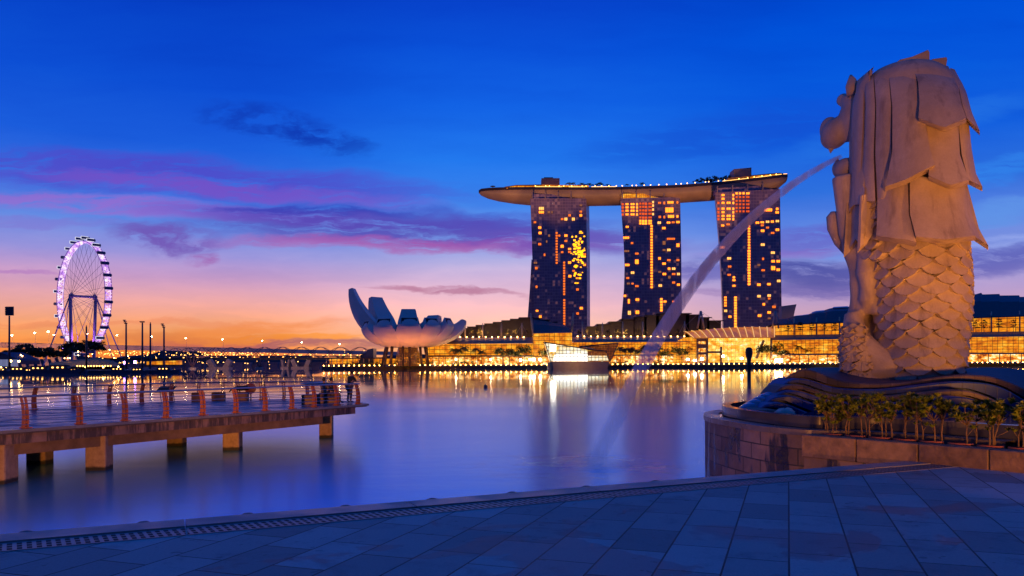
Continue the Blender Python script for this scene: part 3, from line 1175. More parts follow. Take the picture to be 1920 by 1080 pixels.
statue = thing('lion_fish_fountain', 'tall cream stone fountain statue with a maned lion head and a scaly fish body', 'statue', P(1690, 712, YC))


def remesh_join(name, g, voxel, mat, parent, smooth_it=6):
    o = g.build(name, mat, parent)
    md = o.modifiers.new('r', 'REMESH')
    md.mode = 'VOXEL'
    md.voxel_size = voxel
    s = o.modifiers.new('s', 'SMOOTH')
    s.factor = .5
    s.iterations = smooth_it
    dg = bpy.context.evaluated_depsgraph_get()
    dg.update()
    nm = bpy.data.meshes.new_from_object(o.evaluated_get(dg))
    o.modifiers.clear()
    nm.materials.clear()
    nm.materials.append(mat)
    nm.name = name
    nm.polygons.foreach_set('use_smooth', [True] * len(nm.polygons))
    o.data = nm
    return o


# ---- body: barrel of the fish body, chest, curled tail, head core and face, one continuous surface
g = MB()
BODY = [(735, 1662, 1788), (712, 1652, 1792), (690, 1648, 1797), (660, 1646, 1804), (620, 1645, 1808), (580, 1644, 1813), (540, 1642, 1815), (500, 1636, 1814), (460, 1628, 1810), (420, 1618, 1806), (380, 1612, 1804)]


def body_at(py):
    s_ = sorted(BODY)
    if py <= s_[0][0]: return s_[0][1:]
    if py >= s_[-1][0]: return s_[-1][1:]
    for a, b_ in zip(s_, s_[1:]):
        if a[0] <= py <= b_[0]:
            k = (py - a[0]) / (b_[0] - a[0])
            return (a[1] + (b_[1] - a[1]) * k, a[2] + (b_[2] - a[2]) * k)


def ring(l, r, py, asp=1.0, n=28):
    c, h, e1, e2 = frame(l, r, py)
    return [c + e1 * (h * math.cos(2 * math.pi * k / n)) + e2 * (h * asp * math.sin(2 * math.pi * k / n)) for k in range(n)]


def loft(g, rings):
    n = len(rings[0])
    vs = [p for r_ in rings for p in r_]
    fs = []
    for j in range(len(rings) - 1):
        for i in range(n):
            i2 = (i + 1) % n
            fs.append((j * n + i, j * n + i2, (j + 1) * n + i2, (j + 1) * n + i))
    fs.append(tuple(range(n - 1, -1, -1)))
    fs.append(tuple((len(rings) - 1) * n + k for k in range(n)))
    g.add(vs, fs)


loft(g, [ring(l, r, py) for py, l, r in BODY])
loft(g, [ring(l, r, py, 1.0) for py, l, r in reversed(SIL)])
# chest and belly, running down the far-left side
ch = [(400, 1600, 21.0, .42), (440, 1604, 21.0, .40), (480, 1607, 21.05, .33), (530, 1612, 21.0, .27), (575, 1613, 20.9, .28), (610, 1604, 20.9, .29), (640, 1606, 20.8, .36), (670, 1622, 20.5, .52), (700, 1640, 20.3, .62), (728, 1650, 20.3, .6)]
g.tube([P(px, py, d) for py, px, d, r in ch], [r for *_, r in ch], 14)
tl = [(700, 1760, 20.6, .5), (705, 1700, 20.15, .60), (690, 1648, 20.2, .56), (660, 1618, 20.35, .46), (620, 1600, 20.6, .32), (590, 1600, 20.8, .24)]
g.tube([P(px, py, d) for py, px, d, r in tl], [r for *_, r in tl], 14)
g.tube([P(1640, 470, 20.5), P(1641, 540, 20.4), P(1645, 590, 20.3)], [.30, .14, .12], 10)
g.tube([P(1630, 420, 20.7), P(1630, 480, 20.75), P(1632, 530, 20.75), P(1634, 572, 20.7)], [.38, .36, .28, .16], 12)
g.tube([P(1614, 425, 20.9), P(1618, 500, 20.9), P(1622, 560, 20.85)], [.36, .32, .2], 12)
g.tube([P(1632, 440, 21.3), P(1630, 540, 21.35), P(1628, 620, 21.3), P(1632, 705, 21.1)], [.5, .5, .55, .7], 14)
g.tube([P(1630, 452, 20.5), P(1631, 510, 20.45), P(1632, 560, 20.5), P(1634, 588, 20.6)], [.34, .34, .30, .18], 12)
# face, looking away to the left
g.ball(P(1566, 250, 21.45), (.36, .55, .44), 16, 10, Matrix.Rotation(.3, 3, 'Y'))
g.ball(P(1556, 243, 21.7), (.28, .30, .36), 14, 9)
g.ball(P(1594, 225, 21.0), (.26, .5, .6), 14, 9)
g.ball(P(1594, 190, 21.1), (.22, .4, .24), 14, 9)
g.ball(P(1580, 187, 21.4), (.16, .24, .17), 12, 8)
g.ball(P(1583, 316, 21.2), (.26, .5, .28), 14, 9)
g.ball(P(1572, 316, 21.5), (.17, .22, .24), 12, 8)
g.tube([P(1590, 330, 20.9), P(1592, 390, 20.9), P(1590, 440, 20.9), P(1592, 468, 20.9)], [.42, .34, .24, .1], 12)
body = remesh_join('body', g, .055, sm, statue, 5)

# ---- rows of shell-shaped scales, pressed onto the body
gs = MB()
random.seed(11)


def scale_at(c, tang, down, nrm, R, lift=.11, sweep=62):
    nu, nv = 15, 5
    rows_ = []
    for j in range(nv + 1):
        row = []
        for i in range(nu):
            a = math.radians(-sweep + 2 * sweep * i / (nu - 1))
            rr = R * (min(j, nv - 1) / (nv - 1))
            wav = math.cos(i / (nu - 1) * math.pi * 12)
            k = rr / R
            rim = 1 + (.03 * wav if j >= nv - 2 else 0)
            s_, t_ = rr * math.sin(a) * rim, rr * math.cos(a) * rim
            h = .015 + lift * (k ** 1.1) * (1 - .12 * abs(a) / 1.1) + .014 * wav * k
            if j == nv:
                h = -.06
            curve = -(s_ * s_) * .42
            row.append(c + tang * s_ + down * t_ + nrm * (h + curve))
        rows_.append(row)
    gs.grid(rows_)


rows_n = 19
for rI in range(rows_n):
    py = 420 + rI * 16.0
    l, r = body_at(py)
    cc, hw, e1, e2 = frame(l, r, py)
    cx, z = cc.x, cc.z
    n = 11
    R = .365 + .015 * math.sin(rI)
    for k in range(n):
        th = 2 * math.pi * (k + .5 * (rI % 2) + .12) / n - math.pi / 2 + random.uniform(-.015, .015)
        nv_ = Vector((math.cos(th), math.sin(th), 0))
        # leave the side of the chest and tail loop free
        if .25 * math.pi < th + math.pi / 2 - math.pi < .8 * math.pi and False:
            continue
        tang = Vector((-nv_.y, nv_.x, 0))
        down = Vector((0, 0, -1))
        sc = random.uniform(.94, 1.06)
        scale_at(Vector((cx, YC, z + random.uniform(-.02, .02))) + nv_ * hw, tang, down, nv_, R * sc)
# smaller scales on the neck strip beside the chest
for rI in range(6):
    for k in range(2):
        px = 1622 + 15 * k + (rI % 2) * 8
        py = 372 + rI * 19
        p0 = on_head(px, py, -.02)
        nn = Vector((p0.x - P(1712, py, YC).x, p0.y - YC, 0)).normalized()
        scale_at(p0, Vector((-nn.y, nn.x, 0)), Vector((0, 0, -1)), nn, .27, .1)
# scales of the curled tail, wrapped round the lower left of the body
for rI in range(7):
    py = 606 + 17 * rI
    l, r = ((1588, 1622), (1584, 1628), (1582, 1638), (1581, 1650), (1582, 1660), (1586, 1668), (1590, 1672))[rI]
    cc, hw, e1, e2 = frame(l, r, py)
    n = 9 if rI > 1 else 7
    for k in range(n):
        th = 2 * math.pi * (k + .5 * (rI % 2)) / n - math.pi / 2
        nn = e1 * math.cos(th) + e2 * math.sin(th)
        scale_at(Vector((cc.x, cc.y, cc.z)) + nn * hw * .99 + Vector((0, .15, 0)), Vector((-nn.y, nn.x, 0)), Vector((0, 0, -1)), nn, .30, .05)
scales = gs.build('scales', sm, statue, smooth=True, angle=50)


# ---- mane: heavy overlapping locks
def poly_at(pl, t_):
    L_ = [0]
    for a, b_ in zip(pl, pl[1:]):
        L_.append(L_[-1] + math.hypot(b_[0] - a[0], b_[1] - a[1]))
    s = t_ * L_[-1]
    for i in range(len(pl) - 1):
        if s <= L_[i + 1] + 1e-9:
            k = (s - L_[i]) / max(L_[i + 1] - L_[i], 1e-9)
            return (pl[i][0] + (pl[i + 1][0] - pl[i][0]) * k, pl[i][1] + (pl[i + 1][1] - pl[i][1]) * k)
    return pl[-1]


def lock(left, right, top, bottom, o0, o1, thick=.2, nu=14, nv=16, ridge=0.0, mirror=True, name='lock', edge_in=.0):
    outer, inner = [], []
    TL, TR, BL, BR = left[0], right[0], left[-1], right[-1]
    for j in range(nv + 1):
        v_ = j / nv
        ro, ri = [], []
        for i in range(nu + 1):
            u_ = i / nu
            l, r, t_, b_ = poly_at(left, v_), poly_at(right, v_), poly_at(top, u_), poly_at(bottom, u_)
            q = [(1 - u_) * l[k] + u_ * r[k] + (1 - v_) * t_[k] + v_ * b_[k] - ((1 - u_) * (1 - v_) * TL[k] + u_ * (1 - v_) * TR[k] + (1 - u_) * v_ * BL[k] + u_ * v_ * BR[k]) for k in (0, 1)]
            bulge = .03 * math.sin(math.pi * u_)
            o = o0 + (o1 - o0) * (v_ ** 1.6) + bulge + ridge * math.cos(u_ * math.pi * 6) * .5
            ro.append(on_head(q[0], q[1], o))
            ri.append(on_head(q[0], q[1] + 9.0 * v_ ** 5, max(o - thick * (1 + .5 * v_), -.03)))
        outer.append(ro)
        inner.append(ri)
    g = MB()
    g.shell(outer, inner)
    ob = g.build(name, sm, statue, smooth=True, angle=38)
    if mirror:
        g2 = MB()
        f_ = lambda p: Vector((p.x, 2 * YC - p.y, p.z))
        g2.shell([[f_(p) for p in r_[::-1]] for r_ in outer], [[f_(p) for p in r_[::-1]] for r_ in inner])
        g2.build(name, sm, statue, smooth=True, angle=38)
    return ob


# long strands down the left side
lock([(1606, 152), (1600, 230), (1598, 320), (1588, 394)], [(1620, 140), (1618, 230), (1614, 320), (1611, 377)], [(1606, 152), (1620, 140)], [(1588, 394), (1611, 377)], .10, .22, .18, 6, 20)
lock([(1621, 146), (1623, 200), (1620, 290), (1612, 376)], [(1637, 142), (1641, 200), (1638, 290), (1641, 377)], [(1621, 146), (1637, 142)], [(1612, 376), (1641, 377)], .12, .20, .18, 6, 20)
lock([(1639, 142), (1643, 200), (1641, 290), (1645, 372)], [(1666, 138), (1671, 200), (1671, 290), (1662, 372)], [(1639, 142), (1666, 138)], [(1645, 372), (1662, 372)], .12, .15, .18, 8, 20)
lock([(1587, 380), (1585, 430), (1582, 474)], [(1611, 376), (1613, 410), (1612, 436)], [(1587, 380), (1611, 376)], [(1582, 474), (1597, 460), (1612, 436)], .14, .24, .2, 6, 12)
# bottom skirt
lock([(1645, 340), (1645, 400), (1643, 441)], [(1702, 330), (1704, 400), (1718, 454)], [(1645, 340), (1702, 330)], [(1643, 441), (1680, 447), (1700, 449), (1718, 454)], .10, .40, .22, 10, 16)
lock([(1706, 330), (1706, 400), (1717, 443)], [(1812, 338), (1814, 400), (1829, 442)], [(1706, 330), (1812, 338)], [(1717, 443), (1772, 449), (1829, 442)], .16, .50, .24, 14, 16)
lock([(1800, 340), (1814, 400), (1827, 443)], [(1812, 340), (1824, 385), (1836, 430), (1853, 460)], [(1800, 340), (1812, 340)], [(1827, 443), (1853, 460)], .08, .34, .3, 5, 14)
# middle tier
lock([(1736, 226), (1744, 285), (1741, 329)], [(1797, 226), (1800, 290), (1817, 337)], [(1736, 226), (1797, 226)], [(1741, 329), (1782, 347), (1817, 337)], .18, .58, .24, 12, 16)
lock([(1797, 226), (1803, 290), (1816, 337)], [(1816, 226), (1822, 280), (1830, 325), (1842, 350)], [(1797, 226), (1816, 226)], [(1816, 337), (1842, 350)], .10, .34, .3, 6, 14)
# large lock falling across the left front
lock([(1666, 130), (1673, 200), (1673, 285), (1660, 350)], [(1712, 124), (1734, 222), (1744, 280), (1753, 309)], [(1666, 130), (1712, 124)], [(1660, 350), (1700, 336), (1720, 325), (1753, 309)], .16, .62, .24, 14, 22)
# upper tier
lock([(1706, 116), (1721, 150), (1724, 190), (1722, 221)], [(1778, 124), (1797, 165), (1803, 195), (1812, 221)], [(1706, 116), (1740, 114), (1778, 124)], [(1722, 221), (1770, 239), (1812, 221)], .24, .66, .3, 14, 16)
lock([(1781, 127), (1798, 165), (1804, 195), (1813, 222)], [(1790, 130), (1812, 172), (1822, 210), (1837, 245)], [(1781, 127), (1790, 130)], [(1813, 222), (1837, 245)], .12, .36, .3, 6, 14)
# crest tufts on the crown, ear, tooth, chest fin
def crest(pts, d, w):
    g = MB()
    q = [P(px, py, d - w / 2) for px, py in pts]
    g.prism(q, (0, w, 0))
    o = g.build('crest', sm, statue)
    md = o.modifiers.new('bev', 'BEVEL')
    md.width = .03
    md.segments = 2


crest([(1680, 118), (1688, 111), (1712, 105), (1733, 96), (1741, 92), (1744, 98), (1744, 118), (1720, 124)], 19.9, .55)
crest([(1744, 119), (1748, 110), (1776, 106), (1777, 112), (1775, 124), (1760, 128)], 20.0, .5)
g = MB()
e0 = [P(1589, 168, 20.9), P(1590, 150, 20.9), P(1594, 141, 20.9), P(1600, 145, 20.85), P(1606, 158, 20.7)]
g.tube([P(1600, 176, 20.7), P(1597, 160, 20.8), P(1597, 150, 20.85), P(1595, 141, 20.9)], [.17, .16, .11, .03], 10)
g.build('ear', sm, statue, smooth=True)
g = MB()
g.tube([P(1560, 272, 21.5), P(1558, 280, 21.5), P(1557, 287, 21.5)], [.09, .07, .01], 8)
g.tube([P(1570, 304, 21.5), P(1571, 297, 21.5)], [.07, .01], 8)
g.build('tooth', sm, statue, smooth=True)
g = MB()
fin = [(1590, 476, .10), (1579, 452, .22), (1569, 425, .26), (1565, 405, .22), (1566, 398, .12)]
g.tube([P(px, py, 21.3) for px, py, r in fin], [r for *_, r in fin], 12, flat=1.0)
g.build('fin', sm, statue, smooth=True)

# ================================================================ WAVE PEDESTAL
def tile_mat(name, lo, hi, rough):
    m, t, b = newmat(name)
    oc = objco(t)
    x, y, z = sep(t, oc)
    br = (x / .26 + noise(t, comb(t, (x / .26).m('FLOOR'), 0, 0), 1.0, 0) * .4)
    wn_ = t.nodes.new('ShaderNodeTexWhiteNoise')
    t.links.new(comb(t, (x / .26).m('FLOOR'), (z / .5).m('FLOOR') * 0.0, 0).s, wn_.inputs['Vector'])
    rnd = E(t, wn_.outputs['Value'])
    n = noise(t, oc, 3, 5, .65)
    col = (n * .6 + rnd * .5).ramp([(.25, lo), (.85, hi)])
    j = (x / .26).m('FRACT').step(.07, .03)
    drip = noise(t, vscale(t, oc, (7, 2, .6)), 1.0, 4).step(.66, .72)
    col = mix(t, j * .8, col, (.02, .018, .018, 1))
    col = mix(t, drip * .35, col, (.45, .38, .34, 1))
    t.links.new(col.s, b.inputs['Base Color'])
    t.links.new((n * .3 + rough).s, b.inputs['Roughness'])
    bp = t.nodes.new('ShaderNodeBump')
    bp.inputs['Strength'].default_value = .4
    bp.inputs['Distance'].default_value = .015
    t.links.new((n * .6 - j).s, bp.inputs['Height'])
    t.links.new(bp.outputs[0], b.inputs['Normal'])
    return m


t_stone = tile_mat('brown_stone_tiles', (.06, .042, .034), (.17, .12, .10), .45)
t_sky_tint = tile_mat('sky_tinted_tiles', (.01, .03, .13), (.03, .07, .24), .34)  # blue sheen of the sky put into the dark tile colour
EDG = [
    [(1405, 800), (1430, 775), (1452, 734), (1467, 714), (1486, 700), (1505, 692.5), (1530, 697), (1555, 707), (1580, 714.5), (1620, 718.5), (1660, 719), (1703, 716), (1752, 708), (1800, 703.6), (1849, 705), (1881, 713), (1920, 729), (1960, 752), (2000, 775)],
    [(1405, 802), (1430, 778), (1455, 742), (1467, 722), (1486, 711), (1505, 710), (1524, 714), (1549, 722.5), (1580, 728), (1620, 730), (1660, 729.5), (1736, 721), (1784, 716.5), (1833, 717), (1875, 725.5), (1920, 750), (1960, 778), (2000, 800)],
    [(1405, 804), (1428, 780), (1450, 741), (1460, 729), (1474, 722.5), (1492, 720.6), (1517, 726), (1542, 735), (1567, 740.6), (1617, 744), (1660, 743), (1720, 737.5), (1768, 732.6), (1800, 731), (1833, 737.5), (1865, 750), (1897, 768), (1940, 792)],
    [(1405, 806), (1426, 782), (1447, 748), (1467, 735), (1486, 732), (1505, 735), (1536, 745), (1561, 752), (1617, 756), (1660, 756), (1720, 751), (1768, 746), (1800, 744), (1833, 751), (1865, 766), (1890, 786), (1930, 806)],
    [(1405, 808), (1422, 784), (1442, 751), (1467, 742.5), (1486, 742.5), (1505, 749), (1530, 757.5), (1560, 764), (1617, 769), (1700, 768), (1768, 763), (1800, 762), (1840, 772), (1880, 796)],
    [(1400, 810), (1418, 784), (1434, 761), (1455, 755.6), (1470, 756), (1492, 764), (1517, 774), (1540, 780), (1600, 785), (1700, 786), (1800, 784), (1860, 800)],
    [(1385, 806), (1400, 790), (1420, 772), (1440, 769), (1465, 771), (1490, 780), (1515, 790), (1545, 797), (1600, 802), (1700, 806), (1800, 806), (1860, 814)]]


def curve_y(pl, x):
    if x <= pl[0][0]: return pl[0][1] + (pl[0][0] - x) * .8
    if x >= pl[-1][0]: return pl[-1][1] + (x - pl[-1][0]) * .5
    for i in range(len(pl) - 1):
        if pl[i][0] <= x <= pl[i + 1][0]:
            p0, p1, p2, p3 = pl[max(i - 1, 0)], pl[i], pl[i + 1], pl[min(i + 2, len(pl) - 1)]
            k = (x - p1[0]) / (p2[0] - p1[0])
            m1 = (p2[1] - p0[1]) / (p2[0] - p0[0]) * (p2[0] - p1[0])
            m2 = (p3[1] - p1[1]) / (p3[0] - p1[0]) * (p2[0] - p1[0])
            return (2 * k ** 3 - 3 * k * k + 1) * p1[1] + (k ** 3 - 2 * k * k + k) * m1 + (-2 * k ** 3 + 3 * k * k) * p2[1] + (k ** 3 - k * k) * m2


wave = thing('wave_pedestal', 'stepped stone pedestal carved as rolling waves under the statue', 'pedestal', P(1690, 760, 18.0))
XS = [1400 + 6 * i for i in range(101)]
DEP = [18.55, 18.2, 17.85, 17.5, 17.15, 16.8, 16.4]
for k in range(7):
    d = DEP[k]
    lo = 2.55
    top_ = []
    for x in XS:
        q = P(x, curve_y(EDG[k], x), d - .10 * math.sin((x - 1400) / 90.0 + k))
        if x < 1450:                                     # the left end curls away from the viewer
            q.y += ((1450 - x) / 50.0) ** 2 * .9
        q.z = max(q.z, lo - .4)
        top_.append(q)
    face_t = [Vector((q.x, q.y + .0, q.z)) for q in top_]
    nose = [Vector((q.x, q.y - .025, q.z - .03)) for q in top_]
    foot, cut = [], []
    for x, q in zip(XS, top_):
        zn = P(x, curve_y(EDG[k + 1], x), DEP[k + 1]).z if k < 6 else lo
        zn = max(min(zn + .035, q.z - .05), lo - .45)
        foot.append(Vector((q.x, q.y - .02, zn)))
        cut.append(Vector((q.x, q.y + .28, zn + .01)))
    under = [Vector((q.x, q.y, lo - .5)) for q in cut]
    g = MB()
    g.grid([under, cut, foot, nose, face_t])
    if k == 0:
        bkp = [(1400, 812), (1440, 770), (1462, 735), (1478, 713), (1495, 699), (1520, 690.5), (1548, 689), (1590, 690), (1640, 697), (1700, 703), (1752, 699), (1805, 691.5), (1849, 689), (1920, 693), (1960, 700), (2000, 712)]
        bk = [P(x, curve_y(bkp, x), 21.6) for x in XS]
        bk = [Vector((q.x, q.y, max(q.z, lo))) for q in bk]
        midl = [a.lerp(b_, .5) for a, b_ in zip(face_t, bk)]
        dn = [Vector((q.x, q.y + .6, lo - .5)) for q in bk]
        cap = MB()
        cap.grid([[q + Vector((0, 0, .004)) for q in face_t], midl, bk, dn])
        cap.build('wave_top', pbr('wave_top_tiles', (.02, .03, .06), .6, .3, 4, spec=.25), wave, smooth=True, angle=50)
    else:
        tr_ = [Vector((q.x, DEP[k - 1] + .5, q.z + .02)) for q in top_]
        g.grid([face_t, tr_])
    g.build('wave_tier', t_stone if k in (0, 2, 6) else t_sky_tint, wave, smooth=True, angle=40)
# small glazed curls at the left foot of the waves
for i, (px, py, r) in enumerate(((1404, 769, .20), (1413, 762, .19), (1422, 755, .17), (1431, 748.5, .15), (1438, 744, .12))):
    g = MB()
    c = P(px, py, 17.6 + i * .12)
    g.ball(c, (r * 1.25, r * 2.4, r * .8), 14, 9, Matrix.Rotation(-.45, 3, 'Y'))
    g.build('wave_curl', pbr('glazed_curl', (.06, .09, .16), .15, .3, 5), wave, smooth=True)

# ================================================================ POOL WALL, POOL, PLANTER
ZW = 2.76


def wall_mat():
    m, t, b = newmat('stained_ashlar')
    oc = objco(t)
    x, y, z = sep(t, oc)
    h = x * .55 - y * .85
    v_ = comb(t, h, z + 10, 0)
    br = t.nodes.new('ShaderNodeTexBrick')
    t.links.new(v_.s, br.inputs['Vector'])
    br.inputs['Scale'].default_value = 1
    br.inputs['Brick Width'].default_value = .62
    br.inputs['Row Height'].default_value = .31
    br.inputs['Mortar Size'].default_value = .012
    br.inputs['Color1'].default_value = (.10, .065, .05, 1)
    br.inputs['Color2'].default_value = (.27, .185, .14, 1)
    br.inputs['Mortar'].default_value = (.035, .03, .03, 1)
    n = noise(t, oc, 3.5, 5, .65)
    wet = noise(t, comb(t, h * 1.6, z * .45, 2.0), 1.0, 4, .6, .4).step(.50, .56)
    col = mix(t, 1.0, E(t, br.outputs['Color']), n.ramp([(.2, (.7, .7, .7)), (.8, (1.25, 1.25, 1.25))]), 'MULTIPLY')
    col = mix(t, wet * .9, col, (.010, .009, .011, 1))
    t.links.new(col.s, b.inputs['Base Color'])
    t.links.new((wet * -.42 + .68).s, b.inputs['Roughness'])
    bp = t.nodes.new('ShaderNodeBump')
    bp.inputs['Strength'].default_value = .7
    bp.inputs['Distance'].default_value = .03
    t.links.new((E(t, br.outputs['Fac']) * -1.6 + n * 1.5).s, bp.inputs['Height'])
    t.links.new(bp.outputs[0], b.inputs['Normal'])
    return m


PL, PR = G(1502, 815, 2.7), G(1920, 848, 2.7)
PD = (PR - PL).normalized()
PNN = Vector((-PD.y, PD.x, 0))                   # away from the viewer, towards the pool
ow = [Vector((x, y, 0)) for x, y in ((7.6, 11.9), (6.3, 13.6), (5.45, 14.02), (4.92, 14.75), (4.66, 15.75), (4.50, 16.73), (4.47, 17.74), (4.68, 18.77), (5.11, 19.79), (6.04, 20.88), (7.13, 21.56))]
ow_s = smooth_path(ow, 5)
far = [Vector((9, 25.5, 0)), Vector((18, 26, 0)), Vector((24, 18, 0)), Vector((20, 6, 0))]
pool = thing('pool_wall', 'curved stained stone wall round the fountain pool above the water', 'pool wall', (8, 16, 0))


def inset(path, o):
    out = []
    for i, p in enumerate(path):
        a, b_ = path[max(i - 1, 0)], path[min(i + 1, len(path) - 1)]
        t_ = (b_ - a).normalized()
        out.append(p + Vector((t_.y, -t_.x, 0)) * o)
    return out


def ribbon(path, z0, z1, o0, o1):
    a, b_ = inset(path, o0), inset(path, o1)
    g = MB()
    zz_ = lambda L_, z: [Vector((p.x, p.y, z)) for p in L_]
    g.grid([zz_(a, z0), zz_(a, z1), zz_(b_, z1), zz_(b_, z0)])
    return g


sgn = 1.0
t0 = (ow_s[20] - ow_s[18]).normalized()
if Vector((t0.y, -t0.x, 0)).dot(Vector((10, 18, 0)) - ow_s[19]) < 0:
    sgn = -1.0
closed = ow_s + far
ribbon(closed, -2, ZW - .11, 0, sgn * .30).build('wall', wall_mat(), pool, smooth=True, angle=30)
cop = pbr('dark_coping', (.13, .11, .11), .3, .25, 2.5, bump=.2, rvar=.2)
g = ribbon(closed, ZW - .108, ZW, -sgn * .03, sgn * .32)
g.build('coping', cop, pool, smooth=True, angle=30)
g = ribbon(closed, 2.3, 2.98, sgn * .40, sgn * .60)
g.build('inner_rim', pbr('dark_glazed_rim', (.05, .05, .06), .15, .25, 2, rvar=.1), pool, smooth=True, angle=30)
wm, t, b = newmat('pool_water')
b.inputs['Base Color'].default_value = (.01, .02, .04, 1)
b.inputs['Roughness'].default_value = .06
bp = t.nodes.new('ShaderNodeBump')
bp.inputs['Strength'].default_value = .15
bp.inputs['Distance'].default_value = .02
t.links.new(noise(t, objco(t), 3, 3).s, bp.inputs['Height'])
t.links.new(bp.outputs[0], b.inputs['Normal'])
a, b_ = inset(closed, sgn * .25), inset(closed, sgn * .45)
g = MB()
g.grid([[Vector((p.x, p.y, ZW - .03)) for p in a], [Vector((p.x, p.y, ZW - .03)) for p in b_]])
a = inset(closed, sgn * .55)
g.add([(p.x, p.y, 2.90) for p in a], [tuple(range(len(a)))])
tag(g.build('pool_water', wm), 'still shallow water in the fountain pool', kind='structure')
# pale rock
g = MB()
c = P(1472, 776.5, 16.2)
random.seed(5)
g.ball((0, 0, 0), (.24, .16, .13), 14, 9)
g.v = [(x * random.uniform(.8, 1.15) + c.x, y + c.y, z * random.uniform(.75, 1.2) + c.z) for x, y, z in g.v]
tag(g.build('rock', pbr('pale_rock', (.62, .52, .45), .7, .2, 6, bump=.5), smooth=True, loc=(c.x, c.y, c.z - .1)), 'pale rounded rock at the water line in front of the waves', 'rock')

planter = thing('planter', 'long low stone planter kerb with a row of shrubs beside the promenade', 'planter', PL + PD * 3 + Vector((0, 0, -.3)))
bl = pbr('planter_stone', (.17, .105, .06), .6, .5, 4.5, bump=1.0, bscale=9, rvar=.2)
s = 0.0
while s < 9:
    L_ = 1.02
    g = MB()
    q = [PL + PD * (s + .006), PL + PD * (s + L_ - .006), PL + PD * (s + L_ - .006) + PNN * .30, PL + PD * (s + .006) + PNN * .30]
    g.slab([(p.x, p.y) for p in q], 2.31 if s < 1.9 else ZP - .05, 2.7)
    o = g.build('kerb_stone', bl, planter)
    md = o.modifiers.new('bev', 'BEVEL')
    md.width = .018
    md.segments = 2
    s += L_
g = MB()
q = [PL + PD * .03 + PNN * .04, PL + PD * 9 + PNN * .04, PL + PD * 9 + PNN * .6, PL + PD * .03 + PNN * .6]
g.slab([(p.x, p.y) for p in q], -2, 2.305)
g.build('planter_base', bpy.data.materials['stained_ashlar'], planter)
g = MB()
q = [PL + PD * .05 + PNN * .302, PL + PD * 9 + PNN * .302, PL + PD * 9 + PNN * .80, PL + PD * .05 + PNN * .80]
g.slab([(p.x, p.y) for p in q], 2.2, 2.64)
g.build('soil', pbr('planter_soil', (.05, .035, .025), .95, .5, 8, bump=.8), planter)
tc_m = pbr('terracotta', (.40, .10, .045), .6, .25, 5)
tray = None
pots = [.55 + .40 * k for k in range(16)]
for i in range(14):
    s = .32 + .43 * i
    p = PL + PD * s + PNN * .47
    if tray is None:
        g = MB()
        n = 20
        prof = [(1.0, 0), (1.0, .07), (.93, .075), (.90, .04), (.3, .035)]
        rows_ = [[Vector((.19 * r * math.cos(2 * math.pi * k / n), .11 * r * math.sin(2 * math.pi * k / n), z)) for k in range(n)] for r, z in prof]
        g.grid(rows_, close=True)
        tray = g.build('terracotta_tray', tc_m, smooth=True, angle=40)
        tag(tray, 'shallow terracotta tray at the foot of the planter shrubs', 'tray', 'terracotta trays along the planter')
        tray.location = (p.x, p.y, 2.645)
        tray.rotation_euler = (0, 0, math.atan2(PD.y, PD.x))
    else:
        dup(tray, (p.x, p.y, 2.645), math.atan2(PD.y, PD.x))

# ---- shrubs: thin stems with tufts of upright leaves
leafm, t, b = newmat('shrub_leaf')
oc = objco(t)
t.links.new(noise(t, oc, 7, 3).ramp([(.3, (.05, .10, .010)), (.55, (.16, .20, .02)), (.75, (.32, .29, .04))]).s, b.inputs['Base Color'])
b.inputs['Roughness'].default_value = .4
stemm = pbr('shrub_stem', (.16, .10, .06), .8, .3, 12)


def tuft(g, c, axis, n, L_, rnd):
    axis = axis.normalized()
    a = axis.cross(Vector((.3, 1, .2))).normalized()
    b_ = axis.cross(a)
    for k in range(n):
        th = 2.4 * k + rnd.uniform(-.3, .3)
        sp = rnd.uniform(.35, 1.25)
        d = (axis + (a * math.cos(th) + b_ * math.sin(th)) * sp).normalized()
        l = L_ * rnd.uniform(.7, 1.15)
        s_ = d.cross(axis + Vector((.01, .02, .0))).normalized() * (l * .21)
        m1, m2 = c + d * l * .45, c + d * l
        up_ = s_.cross(d).normalized() * (l * .04)
        m2 = m2 - Vector((0, 0, l * .12))
        g.add([c, m1 + s_ + up_, m2, m1 - s_ + up_, m1 - up_], [(0, 1, 4), (0, 4, 3), (1, 2, 4), (4, 2, 3)])


